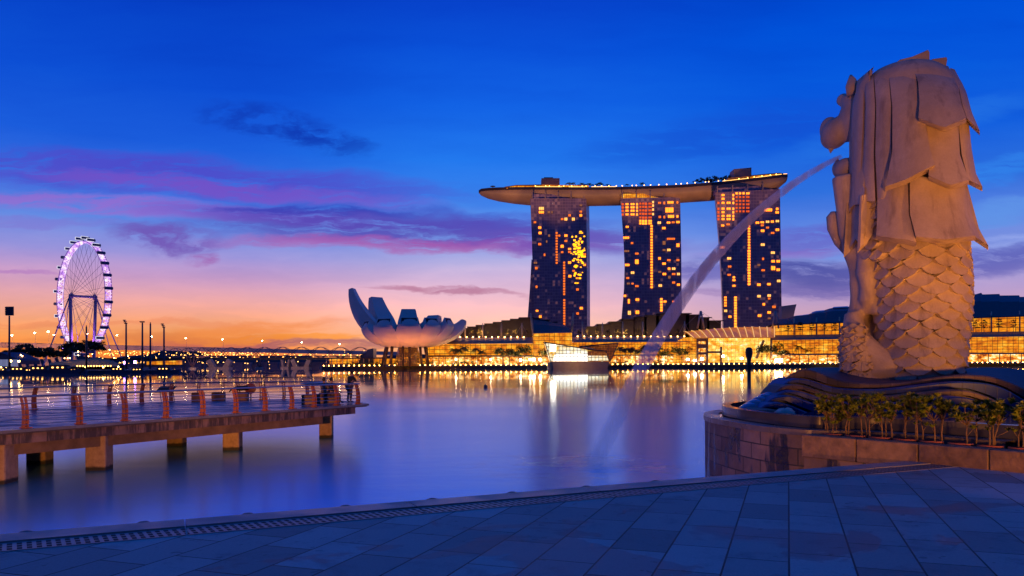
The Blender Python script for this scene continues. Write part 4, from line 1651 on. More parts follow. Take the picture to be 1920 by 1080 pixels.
def shrub(h, seed, spread, label):
    rnd = random.Random(seed)
    r = thing('shrub', label, 'shrub', (0, 0, 0), 'young shrubs in the planter')
    gs_, gl = MB(), MB()
    for st in range(rnd.choice((1, 2, 2))):
        x0, y0 = rnd.uniform(-.09, .09), rnd.uniform(-.04, .04)
        fork = Vector((x0 + rnd.uniform(-.05, .05), y0, h * rnd.uniform(.42, .55)))
        gs_.tube([(x0, y0, 0), (x0 + rnd.uniform(-.02, .02), y0, h * .25), fork], [.014, .012, .010], 6)
        for k in range(rnd.randint(7, 9)):
            e = fork + Vector((rnd.uniform(-spread, spread), rnd.uniform(-spread * .7, spread * .7), h * rnd.uniform(.08, .44)))
            mid = fork.lerp(e, .5) + Vector((0, 0, -.02))
            gs_.tube([fork, mid, e], [.008, .006, .004], 5)
            tuft(gl, e, e - mid + Vector((0, 0, .05)), rnd.randint(34, 44), rnd.uniform(.09, .13), rnd)
            if rnd.random() < .7:
                tuft(gl, mid + Vector((rnd.uniform(-.04, .04), rnd.uniform(-.04, .04), .02)), e - mid, 26, .09, rnd)
        if rnd.random() < .5:
            e = Vector((x0 + rnd.uniform(-.16, .16), y0, h * .38))
            gs_.tube([(x0, y0, h * .25), e], [.006, .004], 5)
            tuft(gl, e, Vector((0, 0, 1)), 16, .1, rnd)
    gs_.build('stem', stemm, r, smooth=True)
    gl.build('foliage', leafm, r)
    return r


sh_px = [(1546, .78), (1562, .62), (1578, .80), (1608, .82), (1620, .84), (1650, .86), (1668, .74), (1683, .80), (1712, .80), (1727, .78), (1753, .76), (1768, .78), (1815, .78), (1853, .74), (1864, .78), (1898, .76), (1915, .78)]
for i, (px, h) in enumerate(sh_px):
    a, b_ = uvp(px, 0)
    # where the view line meets the planter's planting line
    o = PL + PNN * .5
    kx = a / F
    s = (kx * o.y - o.x) / (PD.x - kx * PD.y)
    p = o + PD * s
    lab = 'thin stemmed young shrub in the stone planter, number %d from the left end' % (i + 1)
    ordn = ['leftmost', 'second from the left', 'third from the left', 'fourth from the left', 'fifth from the left', 'sixth from the left', 'seventh from the left', 'eighth from the left', 'middle one of the row',
            'eighth from the right', 'seventh from the right', 'sixth from the right', 'standing alone, fifth from the right', 'fourth from the right', 'third from the right', 'second from the right', 'rightmost']
    r = shrub(h, 40 + i, .18, 'thin stemmed leafy young shrub in the stone planter, ' + ordn[i])
    r.location = (p.x, p.y, 2.645)
    r.rotation_euler = (0, 0, i * 1.3)

# ================================================================ WATER JET
T = 22
jp, jr = [], []
for i in range(T + 1):
    t_ = i / T
    m0 = P(1578, 293, 21.35)
    e0 = G(1118, 868, 0)
    g_ = m0.z + (-2.0)
    jp.append(Vector((m0.x + (e0.x - m0.x) * t_, m0.y + (e0.y - m0.y) * t_, m0.z - 1.9 * t_ - (m0.z - 1.9) * t_ * t_)))
    jr.append(.06 + .29 * t_ ** .9)
jm = bpy.data.materials.new('jet_spray')
jm.use_nodes = True
t = jm.node_tree
t.nodes.clear()
ou = t.nodes.new('ShaderNodeOutputMaterial')
pv = t.nodes.new('ShaderNodeVolumePrincipled')
pv.inputs['Color'].default_value = (.93, .90, .93, 1)
pv.inputs['Anisotropy'].default_value = .1
x, y, z = sep(t, objco(t))
# thick and white near the mouth (high up), thinning to mist towards the bay
den = (z + 1.2).step(-9.5, 1.4)
jn = noise(t, vscale(t, objco(t), (7, 3, 1.1)), 1.0, 4, .6)
t.links.new((((den * den * 7.0) + .55) * (jn.step(.25, .75) * 1.5 + .25)).s, pv.inputs['Density'])
t.links.new(pv.outputs[0], ou.inputs['Volume'])
g = MB()
g.tube(jp, jr, 16)
jet = g.build('water_jet', jm, smooth=True, loc=jp[0], recalc=True)
tag(jet, 'arching jet of water spouting from the statue mouth down into the bay', 'water jet')
g = MB()
e0 = G(1105, 872, 0)
sp = bpy.data.materials.new('splash_mist')
sp.use_nodes = True
t = sp.node_tree
t.nodes.clear()
ou = t.nodes.new('ShaderNodeOutputMaterial')
pv = t.nodes.new('ShaderNodeVolumePrincipled')
pv.inputs['Color'].default_value = (.95, .9, .92, 1)
pv.inputs['Density'].default_value = .13
t.links.new(pv.outputs[0], ou.inputs['Volume'])
g.ball((e0.x + .3, e0.y, .02), (1.3, 2.0, .22), 20, 10)
tag(g.build('splash', sp, smooth=True, loc=e0, recalc=True), 'low mist of spray where the water jet meets the bay', 'splash')

# floodlights of the fountain (outside the picture, right and left of the viewer)
flood((16.5, 9.0, 2.9), (10.6, 20, 7.6), 6600, 29, AMB, 'amber floodlight on the paving aimed up at the right of the statue', .7, .25)
flood((4.0, -2.0, 3.4), (10.4, 20, 9.2), 7400, 22, AMB, 'amber floodlight behind the viewer aimed at the statue', .5, .25)
flood((10.9, 15.9, 2.95), (10.6, 20, 8.0), 520, 110, AMB, 'small amber spotlight in the pool shining up the statue', .8, .12)
flood((7.0, 20.7, 2.75), (8.9, 20.9, 7.0), 1600, 95, (.08, .42, 1.0), 'small blue spotlight behind the waves shining up the statue chest', .8, .12)
flood((9.8, 3.6, 2.64), (8.2, 11.0, 3.9), 1500, 32, AMB, 'amber floodlight low on the paving aimed at the right half of the planter', .35, .15)
flood((7.2, 2.6, 2.64), (6.2, 13.0, 4.4), 2500, 31, AMB, 'amber floodlight low on the paving aimed at the left half of the planter', .35, .15)
q = edge((G(1150, 905, ZP) - EA).dot(ED), .38, 1.85)
flood(q, (5.3, 14.6, 2.0), 420, 84, AMB, 'amber floodlight under the lip of the quay aimed at the pool wall', .8, .12)
flood((1.5, 1.0, 2.7), (5.2, 25, 6.6), 6500, 17, (1.0, .34, .2), 'added rose light on the paving that tints the water jet', .8, .2)  # added to turn the spray pinkish
# ================================================================ THREE TOWERS AND THE ROOF DECK
def tower_glass():
    m, t, b = newmat('tower_glass')
    oc = objco(t)
    x, y, z = sep(t, oc)
    cx, cz = x / 3.0, z / 3.45
    wn_ = t.nodes.new('ShaderNodeTexWhiteNoise')
    t.links.new(comb(t, cx.m('FLOOR'), cz.m('FLOOR'), 0).s, wn_.inputs['Vector'])
    r = E(t, wn_.outputs['Value'])
    col = r.ramp([(0, (.24, .18, .27)), (.7, (.30, .22, .34)), (1, (.40, .3, .40))])
    fx, fz = cx.m('FRACT'), cz.m('FRACT')
    ln = (fx.m('LESS_THAN', .10)).m('MAXIMUM', fz.m('LESS_THAN', .15))
    col = mix(t, ln, col, (.48, .36, .42, 1))
    t.links.new(col.s, b.inputs['Base Color'])
    t.links.new((ln * .25 + r * .12 + .3).s, b.inputs['Roughness'])
    b.inputs['Specular IOR Level'].default_value = .8
    dimr = r.step(.86, .99) * (1.0 - ln)
    b.inputs['Emission Color'].default_value = (.55, .20, .10, 1)
    t.links.new((dimr * .16).s, b.inputs['Emission Strength'])
    return m


TG = tower_glass()
WIN = {n: glow('room_or_glint_' + n, c, s) for n, c, s in (('amber', (1, .21, .013), 3.6), ('orange', (1, .17, .015), 1.5), ('pale', (1, .42, .09), 2.1), ('dim', (.35, .12, .05), 1.0), ('red', (.9, .10, .012), 1.1), ('gold', (1, .36, .004), 3.4))}  # gold panes mostly stand for lights mirrored in the glass
wf = pbr('window_frame', (.06, .055, .08), .4, .1, 2)
TW = [
    dict(d=884, out=[(994, 372), (1099, 372), (1100.5, 470), (1101, 640), (1002, 640), (1000.5, 560), (998.5, 500), (997, 440)], leg=[(996.5, 486), (999.5, 506), (1003, 600), (1003, 640), (986.5, 640), (989, 600), (993.5, 540)],
         lab='left dark glass hotel tower with a splayed foot and a golden patch of reflections'),
    dict(d=866, out=[(1163, 372), (1275, 369), (1277, 470), (1278.5, 640), (1163, 640), (1165, 600), (1170, 540), (1171, 500), (1169, 450)], leg=None,
         lab='middle dark glass hotel tower with a bright row of rooms along its top'),
    dict(d=830, out=[(1341, 361), (1462.5, 354), (1464, 470), (1466.5, 640), (1357, 640), (1356, 600), (1353, 520), (1348, 440)], leg=None,
         lab='right dark glass hotel tower crossed by the water jet'),
]
W1 = [(1015, 391, 10, 6, 'pale'), (1015, 398, 10, 5, 'amber'), (1029, 398, 5, 5, 'dim'), (1035, 398, 2.5, 5, 'dim'), (1003, 417, 5, 4, 'orange'), (1012, 427, 6, 5, 'amber'), (1012.6, 437, 6, 5, 'amber'),
      (1012, 458, 6, 5, 'orange'), (1029.6, 442, 4, 5, 'dim'), (1025, 453, 3, 5, 'dim'), (1021, 478, 3.5, 5, 'orange'), (1004, 493, 7, 4, 'dim'), (1068, 404, 5, 5, 'orange'), (1054, 411, 5, 4, 'orange'), (1061, 411, 6, 6, 'pale'),
      (1075, 411, 6, 6, 'pale'), (1089, 385, 5, 4, 'dim'), (1089, 397, 5, 4, 'orange'), (1089, 404, 5, 5, 'amber'), (1061, 442, 6, 5, 'amber'), (1048.7, 442, 4, 4, 'orange'), (1061, 452, 6, 4, 'orange'), (1054, 462, 6, 6, 'amber'),
      (1054, 473, 5, 4, 'orange'), (1068, 467, 6, 4, 'amber'), (1068, 472.6, 6, 4, 'orange'), (1068, 492.6, 6, 5, 'amber'), (1057.8, 492.6, 4, 4, 'orange'), (1096, 477, 6, 4, 'orange'), (1096, 497, 5, 4, 'amber'),
      (1005.5, 503, 5, 5, 'orange'), (1006, 538, 4, 5, 'orange'), (1007, 583, 5, 4, 'amber'), (1013, 594, 5, 5, 'amber'), (1068.4, 518, 6, 5, 'amber'), (1082.7, 522, 5, 4, 'orange'), (1075.5, 508, 5, 4, 'orange'), (1081, 531, 8, 2.5, 'gold'),
      (1082.7, 543, 5, 5, 'orange'), (1089.8, 578, 6, 5, 'amber'), (1083, 588, 5, 5, 'orange')]
W1 += [(1043.7, 437 + 5.1 * i, 4.2, 3.8, 'orange') for i in range(12)] + [(1057.8, 493 + 4.9 * i, 4.2, 3.8, 'orange') for i in range(13)] + [(1058, 563 + 4.9 * i, 4.2, 3.8, 'orange') for i in range(11)]
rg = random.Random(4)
W1_GLINTS = []  # city lights mirrored in the glass, put in as small glowing panes
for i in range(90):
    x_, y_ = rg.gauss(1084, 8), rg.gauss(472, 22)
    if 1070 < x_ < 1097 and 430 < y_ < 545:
        W1_GLINTS.append((x_, y_, rg.uniform(1.5, 5.0), rg.uniform(1.2, 3.4), 'gold'))
W2 = []
for x_, w_ in ((1167.6, 4), (1175.6, 6), (1186, 8), (1194.4, 3)):
    for y_ in (383, 389, 395.3, 402.2):
        W2.append((x_, y_, w_, 4.2, 'amber' if x_ > 1170 else 'red'))
for x_ in (1200.5, 1205.8, 1211, 1218.8):
    for y_ in (382, 388, 394.7, 401, 408, 414.4, 419):
        W2.append((x_, y_, 4.4 if x_ < 1215 else 7, 4.2, 'red' if y_ < 412 else 'amber'))
for y_ in (379, 385.5, 393, 401.5):
    W2.append((1224.5, y_, 3, 4.5, 'pale'))
W2 += [(1221.6 + .008 * i, 423.8 + 5.22 * i, 4.8, 3.9, 'amber') for i in range(23)]
W2 += [(1176, 425.6, 6, 4, 'amber'), (1236.6, 380.6, 6, 4, 'orange'), (1245.5, 380.6, 3, 5, 'orange'), (1257, 379.7, 12, 5, 'amber'), (1270, 379.7, 4, 5, 'orange'), (1255, 394, 16, 10, 'amber'), (1258, 406, 12, 6, 'amber'), (1270, 406, 4, 5, 'amber'),
       (1237, 407, 5, 5, 'orange'), (1245.5, 407, 3, 5, 'orange'), (1236, 417.8, 7, 5, 'pale'), (1253.4, 417.6, 7, 4, 'amber'), (1262, 417, 6, 4, 'orange'), (1271, 416.6, 7, 4.5, 'amber'), (1244.6, 427.9, 7, 4.5, 'amber'), (1258, 448, 16, 4, 'orange'),
       (1173.8, 446, 12, 4.5, 'amber'), (1185, 456, 5, 4, 'orange'), (1245, 455.6, 6, 8, 'dim'), (1271, 460, 6, 7, 'amber'), (1254, 468.8, 7, 5, 'pale'), (1245, 469, 6, 4, 'dim'), (1175, 471, 10, 4, 'dim'), (1194, 475.7, 7, 4, 'orange'),
       (1236.6, 484.7, 5, 5, 'amber'), (1194, 491, 7, 9, 'amber'), (1176, 497, 9, 4.5, 'amber'), (1254, 488, 7, 4, 'orange'), (1245, 494.6, 7, 4.5, 'amber'), (1271, 488, 6, 4, 'orange'), (1186, 511.5, 7, 5, 'pale'), (1177, 521.5, 6, 4, 'orange'),
       (1178, 531.8, 6, 4, 'dim'), (1186, 531.8, 4, 3, 'orange'), (1194, 536.7, 7, 4, 'orange'), (1171.6, 555, 5, 4.5, 'amber'), (1179, 565, 4, 9, 'amber'), (1195, 562, 7, 5, 'amber'), (1195, 585.6, 7, 7, 'amber'), (1180, 586.7, 6, 8, 'pale'),
       (1254.4, 504, 5, 5, 'amber'), (1263, 504, 7, 5, 'pale'), (1237, 510, 6, 4, 'dim'), (1245.6, 514, 7, 4.5, 'amber'), (1263, 514, 7, 4, 'orange'), (1272, 514, 6, 5, 'pale'), (1255, 520, 5, 6, 'dim'), (1263, 530, 6, 4.5, 'orange'),
       (1237.8, 535.6, 7, 5, 'pale'), (1272, 534, 6, 4.5, 'amber'), (1246.7, 565.6, 6, 4, 'amber'), (1263, 565.6, 6, 4, 'orange')] + [(1240, 561 + 5.2 * i, 4.5, 4, 'amber') for i in range(5)]
W3 = []
for x_, w_ in ((1347, 4), (1355.6, 6), (1366, 8), (1374.8, 3)):
    for y_ in (366, 373, 380.5, 391.5, 398, 405, 411):
        if (x_ < 1350 and y_ < 380) or rg.random() < .12: continue
        W3.append((x_, y_, w_, 4.4, 'amber' if x_ > 1350 else 'red'))
for x_ in (1381, 1387.5, 1394, 1402):
    for y_ in (362.8, 369.8, 376.9, 383.4, 390, 396.6):
        W3.append((x_, y_, 4.6 if x_ < 1400 else 7, 4.2, 'red' if y_ > 365 else 'amber'))
W3 += [(1404.2 + .012 * i, 408 + 5.2 * i, 4.8, 3.9, 'amber') for i in range(25)] + [(1379, 558 + 4.9 * i, 4.8, 3.8, 'amber') for i in range(12)] + [(1360, 558 + 5 * i, 5, 4, 'amber') for i in range(4)]
W3 += [(1360.5, 583, 6, 5, 'pale'), (1368.5, 594, 6, 4.5, 'amber'), (1421, 395.6, 6, 4, 'orange'), (1420, 401.8, 6, 4, 'amber'), (1440, 393.8, 16, 6, 'amber'), (1457, 392, 5, 5, 'amber'), (1457, 398.5, 7, 4.5, 'amber'), (1420, 417.8, 7, 4.5, 'amber'),
       (1429, 417, 7, 4, 'amber'), (1439, 416, 7, 4.5, 'pale'), (1448, 415.7, 6, 4.5, 'amber'), (1457.4, 414.8, 7, 4.5, 'pale'), (1429, 422.8, 6, 4, 'orange'), (1439, 427, 6, 4, 'orange'), (1457.4, 431, 7, 5, 'amber'), (1429.7, 433, 7, 5, 'amber'),
       (1448.5, 437, 7, 4, 'orange'), (1430, 459, 8, 5, 'pale'), (1355, 464, 10, 5, 'amber'), (1375, 452, 6, 4, 'dim'), (1367, 484.7, 8, 5, 'pale'), (1449, 474, 8, 5, 'pale'), (1430.6, 485.6, 4, 5, 'orange'), (1449.4, 490, 7, 5, 'amber'),
       (1459, 490, 7, 5, 'amber'), (1355, 423, 6, 4, 'amber'), (1365, 421, 7, 4, 'orange'), (1368, 500, 7, 4, 'orange'), (1367, 515.5, 7, 4, 'orange'), (1376, 520, 4, 4, 'amber'), (1376, 525.6, 6, 4, 'amber'), (1376, 536, 6, 4, 'amber'),
       (1449.6, 503, 8, 8, 'amber'), (1459, 506, 7, 5, 'amber'), (1430.7, 507, 7, 4, 'orange'), (1422.7, 497, 6, 4, 'dim'), (1460, 527, 7, 5, 'pale'), (1422.7, 534, 7, 5, 'amber'), (1441.6, 533, 7, 4.5, 'amber'), (1423, 555.6, 7, 5, 'pale'),
       (1442, 554.4, 7, 5, 'pale'), (1442, 560, 5, 4, 'orange'), (1432, 570.7, 5, 5, 'amber'), (1451, 575.6, 7, 5, 'orange'), (1442, 586, 7, 5, 'amber'), (1424, 592, 7, 5, 'amber'), (1442, 597, 6, 4, 'dim')]
for i, (T_, WL) in enumerate(zip(TW, (W1, W2, W3))):
    d = T_['d']
    base = P(sum(p[0] for p in T_['out']) / len(T_['out']), 690, d)
    t_ = thing('hotel_tower', T_['lab'], 'tower', base, 'three hotel towers under one roof deck')
    g = MB()
    g.prism([P(x, y, d) for x, y in T_['out']], (6, 26, 0))
    g.build('glass_facade', TG, t_)
    if T_['leg']:
        g = MB()
        g.prism([P(x, y, d + 8) for x, y in T_['leg']], (4, 20, 0))
        g.build('splayed_foot', TG, t_)
        g = MB()
        g.beam(P(997.5, 500, d + 2), P(1003.5, 600, d + 2), 1.0, 1.0)
        g.build('edge_fin', M['steel'], t_)
    lst = sorted(WL, key=lambda w: -w[2] * w[3])
    keep, rest = lst[:97], lst[97:]
    for x_, y_, w_, h_, c_ in keep:
        q = P(x_, y_, d)
        m_ = d / F
        g = MB()
        g.cm = 0
        g.box((q.x, q.y - .15, q.z), (w_ * m_ * .95, .3, h_ * m_ * .92))
        n_ = max(1, int(round(w_ / 3.2)))
        g.cm = 1
        for k in range(n_ + 1):
            g.box((q.x + (k / n_ - .5) * w_ * m_ * .95, q.y - .34, q.z), (.28, .1, h_ * m_ * .95))
        g.box((q.x, q.y - .34, q.z - h_ * m_ * .46), (w_ * m_, .11, .35))
        g.build('window', [WIN[c_], wf], t_)
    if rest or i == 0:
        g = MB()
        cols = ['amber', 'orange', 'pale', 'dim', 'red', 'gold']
        for x_, y_, w_, h_, c_ in rest + (W1_GLINTS if i == 0 else []):
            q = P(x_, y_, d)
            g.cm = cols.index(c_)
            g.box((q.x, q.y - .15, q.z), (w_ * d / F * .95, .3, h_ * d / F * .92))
        tag(g.build('small_windows_and_glints', [WIN[c_] for c_ in cols], t_), kind='stuff')
    # recessed top storey below the roof deck
    a, c = T_['out'][0], T_['out'][1]
    g = MB()
    x0, x1 = a[0] + 4, c[0] - 4
    yt, yb = (a[1] + c[1]) / 2 - 8, (a[1] + c[1]) / 2 - .5
    g.prism([P(x0, a[1] - 8, d + 3), P(x1, c[1] - 8, d + 3), P(x1, c[1], d + 3), P(x0, a[1], d + 3)], (0, 18, 0))
    g.build('top_storey', TG if i != 1 else M['gold2'], t_)
    for k in range(5):
        xx = x0 + (x1 - x0) * k / 4
        yy = a[1] + (c[1] - a[1]) * k / 4
        g = MB()
        g.beam(P(xx, yy, d - 1), P(xx, yy - 12, d - 1), 1.2, 1.2)
        g.build('strut', M['steel'], t_)

# ---- boat-shaped roof deck lying across the towers
ST = [(897.5, 360.5, 361.5, 900, 1), (902, 357.5, 364.5, 898, 6), (915, 356, 368.5, 897, 11), (935, 355, 372, 895, 15), (965, 354.5, 375.5, 892, 18), (994, 354.3, 378, 889, 19), (1060, 354.5, 379.5, 884, 20), (1100, 354.6, 379.2, 880, 20),
      (1160, 354.2, 378, 873, 20), (1220, 352.5, 376, 866, 20), (1275, 350.3, 373.2, 859, 20), (1345, 345, 368.5, 846, 20), (1410, 338, 361.5, 834, 19), (1450, 333, 355, 826, 18), (1466, 331, 349, 823, 14), (1476, 330.5, 340, 821, 8)]
park = thing('roof_deck', 'long boat shaped roof deck resting across the three hotel towers', 'roof deck', P(1190, 372, 870))
rows_ = []
tops = []
for px, yt, yb, d, hw in ST:
    top_, bot = P(px, yt, d), P(px, yb, d)
    hgt = max(top_.z - bot.z, .4)
    row = []
    for k in range(13):
        th = math.pi * k / 12
        row.append(Vector((top_.x + 0.05 * hw * math.cos(th), top_.y - hw * math.cos(th) * -1 * -1 + hw * 1.0, top_.z - hgt * math.sin(th) ** .8)))
    rows_.append(row)
    tops.append((top_, hw))
g = MB()
g.grid(rows_)
g.grid([[r_[0] for r_ in rows_], [r_[-1] for r_ in rows_]])
hullm = pbr('hull_panels', (.42, .30, .22), .5, .12, .08)
g.build('hull', hullm, park, smooth=True, angle=60)
g = MB()
rim_o = [r_[0] + Vector((0, -.4, 0)) for r_ in rows_]
g.grid([[p + Vector((0, 0, -.9)) for p in rim_o], [p + Vector((0, 0, 2.3)) for p in rim_o], [p + Vector((0, 1.2, 2.3)) for p in rim_o]])
g.build('parapet', M['roof_dark'], park)
for a, b_ in zip(rim_o, rim_o[1:]):
    if a.x > 215 or 20 < a.x < 110:
        g = MB()
        p, q = a.lerp(b_, .12), a.lerp(b_, .88)
        g.beam(p + Vector((0, -.15, 2.55)), q + Vector((0, -.15, 2.55)), .3, .4)
        g.build('deck_light', M['lamp_strip'], park)


def roofbox(pts, d, dep, mat, name):
    g = MB()
    g.prism([P(x, y, d) for x, y in pts], (0, dep, 0))
    return g.build(name, mat, park)


lift = pbr('lift_house', (.26, .20, .22), .6, .15, .2)
roofbox([(1015.3, 334), (1049.3, 334), (1049.3, 352), (1015.3, 352)], 905, 16, lift, 'lift_house')
roofbox([(1376, 317), (1409, 314), (1409, 334), (1376, 338)], 846, 16, lift, 'lift_house')
roofbox([(1020, 332.4), (1037, 332.4), (1037, 334), (1020, 334)], 908, 4, M['dark_steel'], 'roof_plant')
roofbox([(950, 350.5), (968, 347), (1015, 346.5), (1050, 347), (1104, 347.5), (1104, 353.5), (950, 354)], 893, 10, M['gold2'], 'deck_pavilion')
roofbox([(946, 350), (968, 346.6), (1016, 345.8), (1016, 347.4), (968, 348), (948, 351.5)], 892, 12, M['bronze'], 'pavilion_roof')
roofbox([(1409, 330), (1440, 327), (1462, 325.5), (1470, 327), (1473, 331), (1440, 334), (1409, 338)], 838, 12, M['gold2'], 'glazed_bar')
roofbox([(1408, 328.6), (1440, 325.6), (1462, 324), (1471, 326), (1472, 327.5), (1462, 325.6), (1440, 327.2), (1408, 330.2)], 837, 14, M['dark_steel'], 'bar_roof')
roofbox([(1366, 333.5), (1409, 330), (1409, 337), (1366, 341)], 843, 10, M['lattice'], 'deck_terrace')
g = MB()
for x_ in (912, 1083):
    g.tube([P(x_ + 12, 356, 893), P(x_ + 12, 349, 893)], .3, 5)
g.lathe([(.3, 0), (3, .4), (3, .8), (.2, 1.6)], P(924, 350.5, 893), 12)
g.build('deck_parasol', M['dark_steel'], park)


# ---- foliage helpers ------------------------------------------------------------
def clump_crown(g, c, rx, rz, n, leaf, seed, flat=False):
    rnd = random.Random(seed)
    blobs = [(Vector((rnd.gauss(0, .48) * rx, rnd.gauss(0, .42) * rx, rnd.gauss(0, .4) * rz)), rnd.uniform(.28, .55)) for _ in range(9)]
    for _ in range(n):
        b_, s_ = rnd.choice(blobs)
        d = Vector((rnd.gauss(0, 1), rnd.gauss(0, 1), rnd.gauss(0, .8)))
        d = d.normalized() * rnd.random() ** .4
        p = Vector(c) + b_ + Vector((d.x * rx * s_, d.y * rx * s_, d.z * rz * s_))
        a = Vector((rnd.gauss(0, 1), rnd.gauss(0, 1), rnd.gauss(0, 1))).normalized()
        e = a.orthogonal().normalized()
        f_ = a.cross(e)
        l = leaf * rnd.uniform(.6, 1.3)
        g.add([p - e * l, p + f_ * l * .5, p + e * l, p - f_ * l * .5], [(0, 1, 2, 3)])


def round_tree(name, h, rx, rz, mat, seed, label, group, leaf=.5, n=260, layers=None):
    t_ = thing(name, label, 'tree', (0, 0, 0), group)
    g = MB()
    rnd = random.Random(seed)
    g.tube([(0, 0, 0), (.1, 0, h * .35), (0, .05, h * .7)], [.26, .2, .1], 6)
    for k in range(5):
        a = k * 1.3
        g.tube([(0.05, 0, h * .38), (rx * .35 * math.cos(a), rx * .35 * math.sin(a), h * .6), (rx * .7 * math.cos(a), rx * .7 * math.sin(a), h * .74)], [.1, .07, .03], 4)
    g.build('trunk', M['bark'], t_)
    g = MB()
    if layers:
        for z_, r_ in layers:
            clump_crown(g, (0, 0, z_), r_, .5, n // len(layers), leaf, seed + int(z_ * 10))
    else:
        clump_crown(g, (0, 0, h - rz * .8), rx, rz, n, leaf, seed)
    g.build('crown', mat, t_)
    return t_


def palm_tree(h, r, mat, seed, label, group, nf=15):
    rnd = random.Random(seed)
    t_ = thing('palm_tree', label, 'palm', (0, 0, 0), group)
    g = MB()
    g.tube([(0, 0, 0), (.12, 0, h * .5), (0, .1, h)], [.28, .2, .16], 6)
    g.build('trunk', M['bark'], t_)
    g = MB()
    for k in range(nf):
        a = k * 2.4
        el = rnd.uniform(-.15, .95)
        dirv = Vector((math.cos(a), math.sin(a), 0))
        side = Vector((-dirv.y, dirv.x, 0))
        L_ = r * rnd.uniform(.85, 1.1)
        pts = []
        for j in range(6):
            q = j / 5
            pts.append(Vector((0, .1, h)) + dirv * (L_ * q * math.cos(el * .5)) + Vector((0, 0, L_ * (q * math.sin(el) - .75 * q * q))))
        for j in range(5):
            for s_ in (-1, 1):
                for w_ in (.0, .5):
                    b0 = pts[j].lerp(pts[j + 1], w_)
                    l = r * .34 * (1 - .5 * abs(j / 5 - .4))
                    tip = b0 + side * (s_ * l) + dirv * l * .5 - Vector((0, 0, l * .45))
                    g.add([b0, pts[j].lerp(pts[j + 1], w_ + .45), tip], [(0, 1, 2)])
    g.build('crown', mat, t_)
    return t_


def place(src, spots, d=None, zbase=None, label=None, group=None, jit=.12, seed=1):
    rnd = random.Random(seed)
    used = False
    for s_ in spots:
        loc = s_
        sc = rnd.uniform(1 - jit, 1 + jit)
        if not used:
            src.location = loc
            src.scale = (sc,) * 3
            used = True
        else:
            dup(src, loc, rnd.uniform(0, 6.28), sc)


def at(px, z, d):
    a, b_ = uvp(px, H0)
    return Vector((a / F * d, d, z))


# roof deck palms and bushes
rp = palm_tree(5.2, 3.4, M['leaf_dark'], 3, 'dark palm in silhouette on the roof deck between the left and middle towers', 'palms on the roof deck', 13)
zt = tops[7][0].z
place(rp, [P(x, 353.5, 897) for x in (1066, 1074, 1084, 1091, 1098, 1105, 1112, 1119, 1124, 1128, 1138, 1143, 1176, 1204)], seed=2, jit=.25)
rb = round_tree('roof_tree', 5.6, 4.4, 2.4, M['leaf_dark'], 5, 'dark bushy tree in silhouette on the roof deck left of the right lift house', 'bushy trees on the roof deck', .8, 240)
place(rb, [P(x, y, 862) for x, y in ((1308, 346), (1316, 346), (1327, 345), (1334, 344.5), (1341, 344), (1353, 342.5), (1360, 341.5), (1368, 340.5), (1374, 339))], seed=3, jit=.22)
dl = None
rgd = random.Random(8)
for i in range(34):
    px = 1006 + 13.6 * i + rgd.uniform(-4, 4)
    q = min(range(len(ST)), key=lambda k: abs(ST[k][0] - px))
    j = q if ST[q][0] > px else min(q + 1, len(ST) - 1)
    a_, b2 = ST[max(j - 1, 0)], ST[j]
    kk = (px - a_[0]) / max(b2[0] - a_[0], 1)
    yt, dd = a_[1] + (b2[1] - a_[1]) * kk, a_[3] + (b2[3] - a_[3]) * kk
    p = P(px, yt - 5.6, dd + 3)
    if dl is None:
        g = MB()
        g.cm = 0
        g.tube([(0, 0, -3.5), (0, 0, -.5)], .12, 5)
        g.cm = 1
        g.ball((0, 0, 0), .55, 8, 6)
        dl = g.build('deck_lamp', [M['dark_steel'], M['lamp_town']], smooth=True)
        tag(dl, 'small warm lamp on the rim of the boat shaped roof deck', 'lamp', 'lamps along the roof deck')
        dl.location = p
    else:
        dup(dl, p)
# unseen warm spots low in front of the towers, added to light the hull
for x0, aim, e in ((-70, (925, 362, 890), 1.05e6), (-30, (985, 364, 890), 1.05e6), (20, (1050, 365, 884), 1.05e6), (70, (1120, 365, 875), 1.05e6), (120, (1195, 364, 868), 1.05e6), (170, (1275, 361, 858), 1.05e6), (220, (1350, 356, 846), 1.05e6), (270, (1430, 347, 832), 6e5)):
    l = bpy.data.lights.new('hull_lamp', 'SPOT')
    l.energy = e
    l.color = (1.0, .40, .13)
    l.spot_size = math.radians(15)
    l.spot_blend = 1.0
    l.shadow_soft_size = 2
    o = bpy.data.objects.new('hull_lamp', l)
    COL.objects.link(o)
    loc = Vector((x0, 690, 28))
    o.rotation_euler = (P(*aim) - loc).to_track_quat('-Z', 'Y').to_euler()
    o.parent = park
    o.location = loc - park.location

# ================================================================ LOTUS MUSEUM
MC = at(764, 2.0, 590.0)
lotus = thing('lotus_museum', 'white lotus shaped museum with upcurved petals on slanting dark columns', 'museum', MC)
wm_, t, b = newmat('white_cladding')
oc = objco(t)
t.links.new(noise(t, oc, .12, 3).ramp([(.3, (.58, .52, .47)), (.7, (.66, .60, .54))]).s, b.inputs['Base Color'])
b.inputs['Roughness'].default_value = .5
skym = pbr('dark_skylight', (.012, .012, .022), .5, .2, .5, spec=.2)
PET = [  # azimuth, tip radius, tip height, tip width, base width
    (176, 44, 59, 9, 20), (140, 38, 54, 12, 19), (96, 34, 45, 12, 19), (55, 33, 39.5, 12, 18), (10, 44, 35, 10, 19), (338, 37, 33, 11, 18),
    (311, 34, 32.5, 12.5, 20), (280, 34, 32.5, 14, 21), (246, 34, 32, 13.5, 21), (212, 35, 31, 10, 20)]
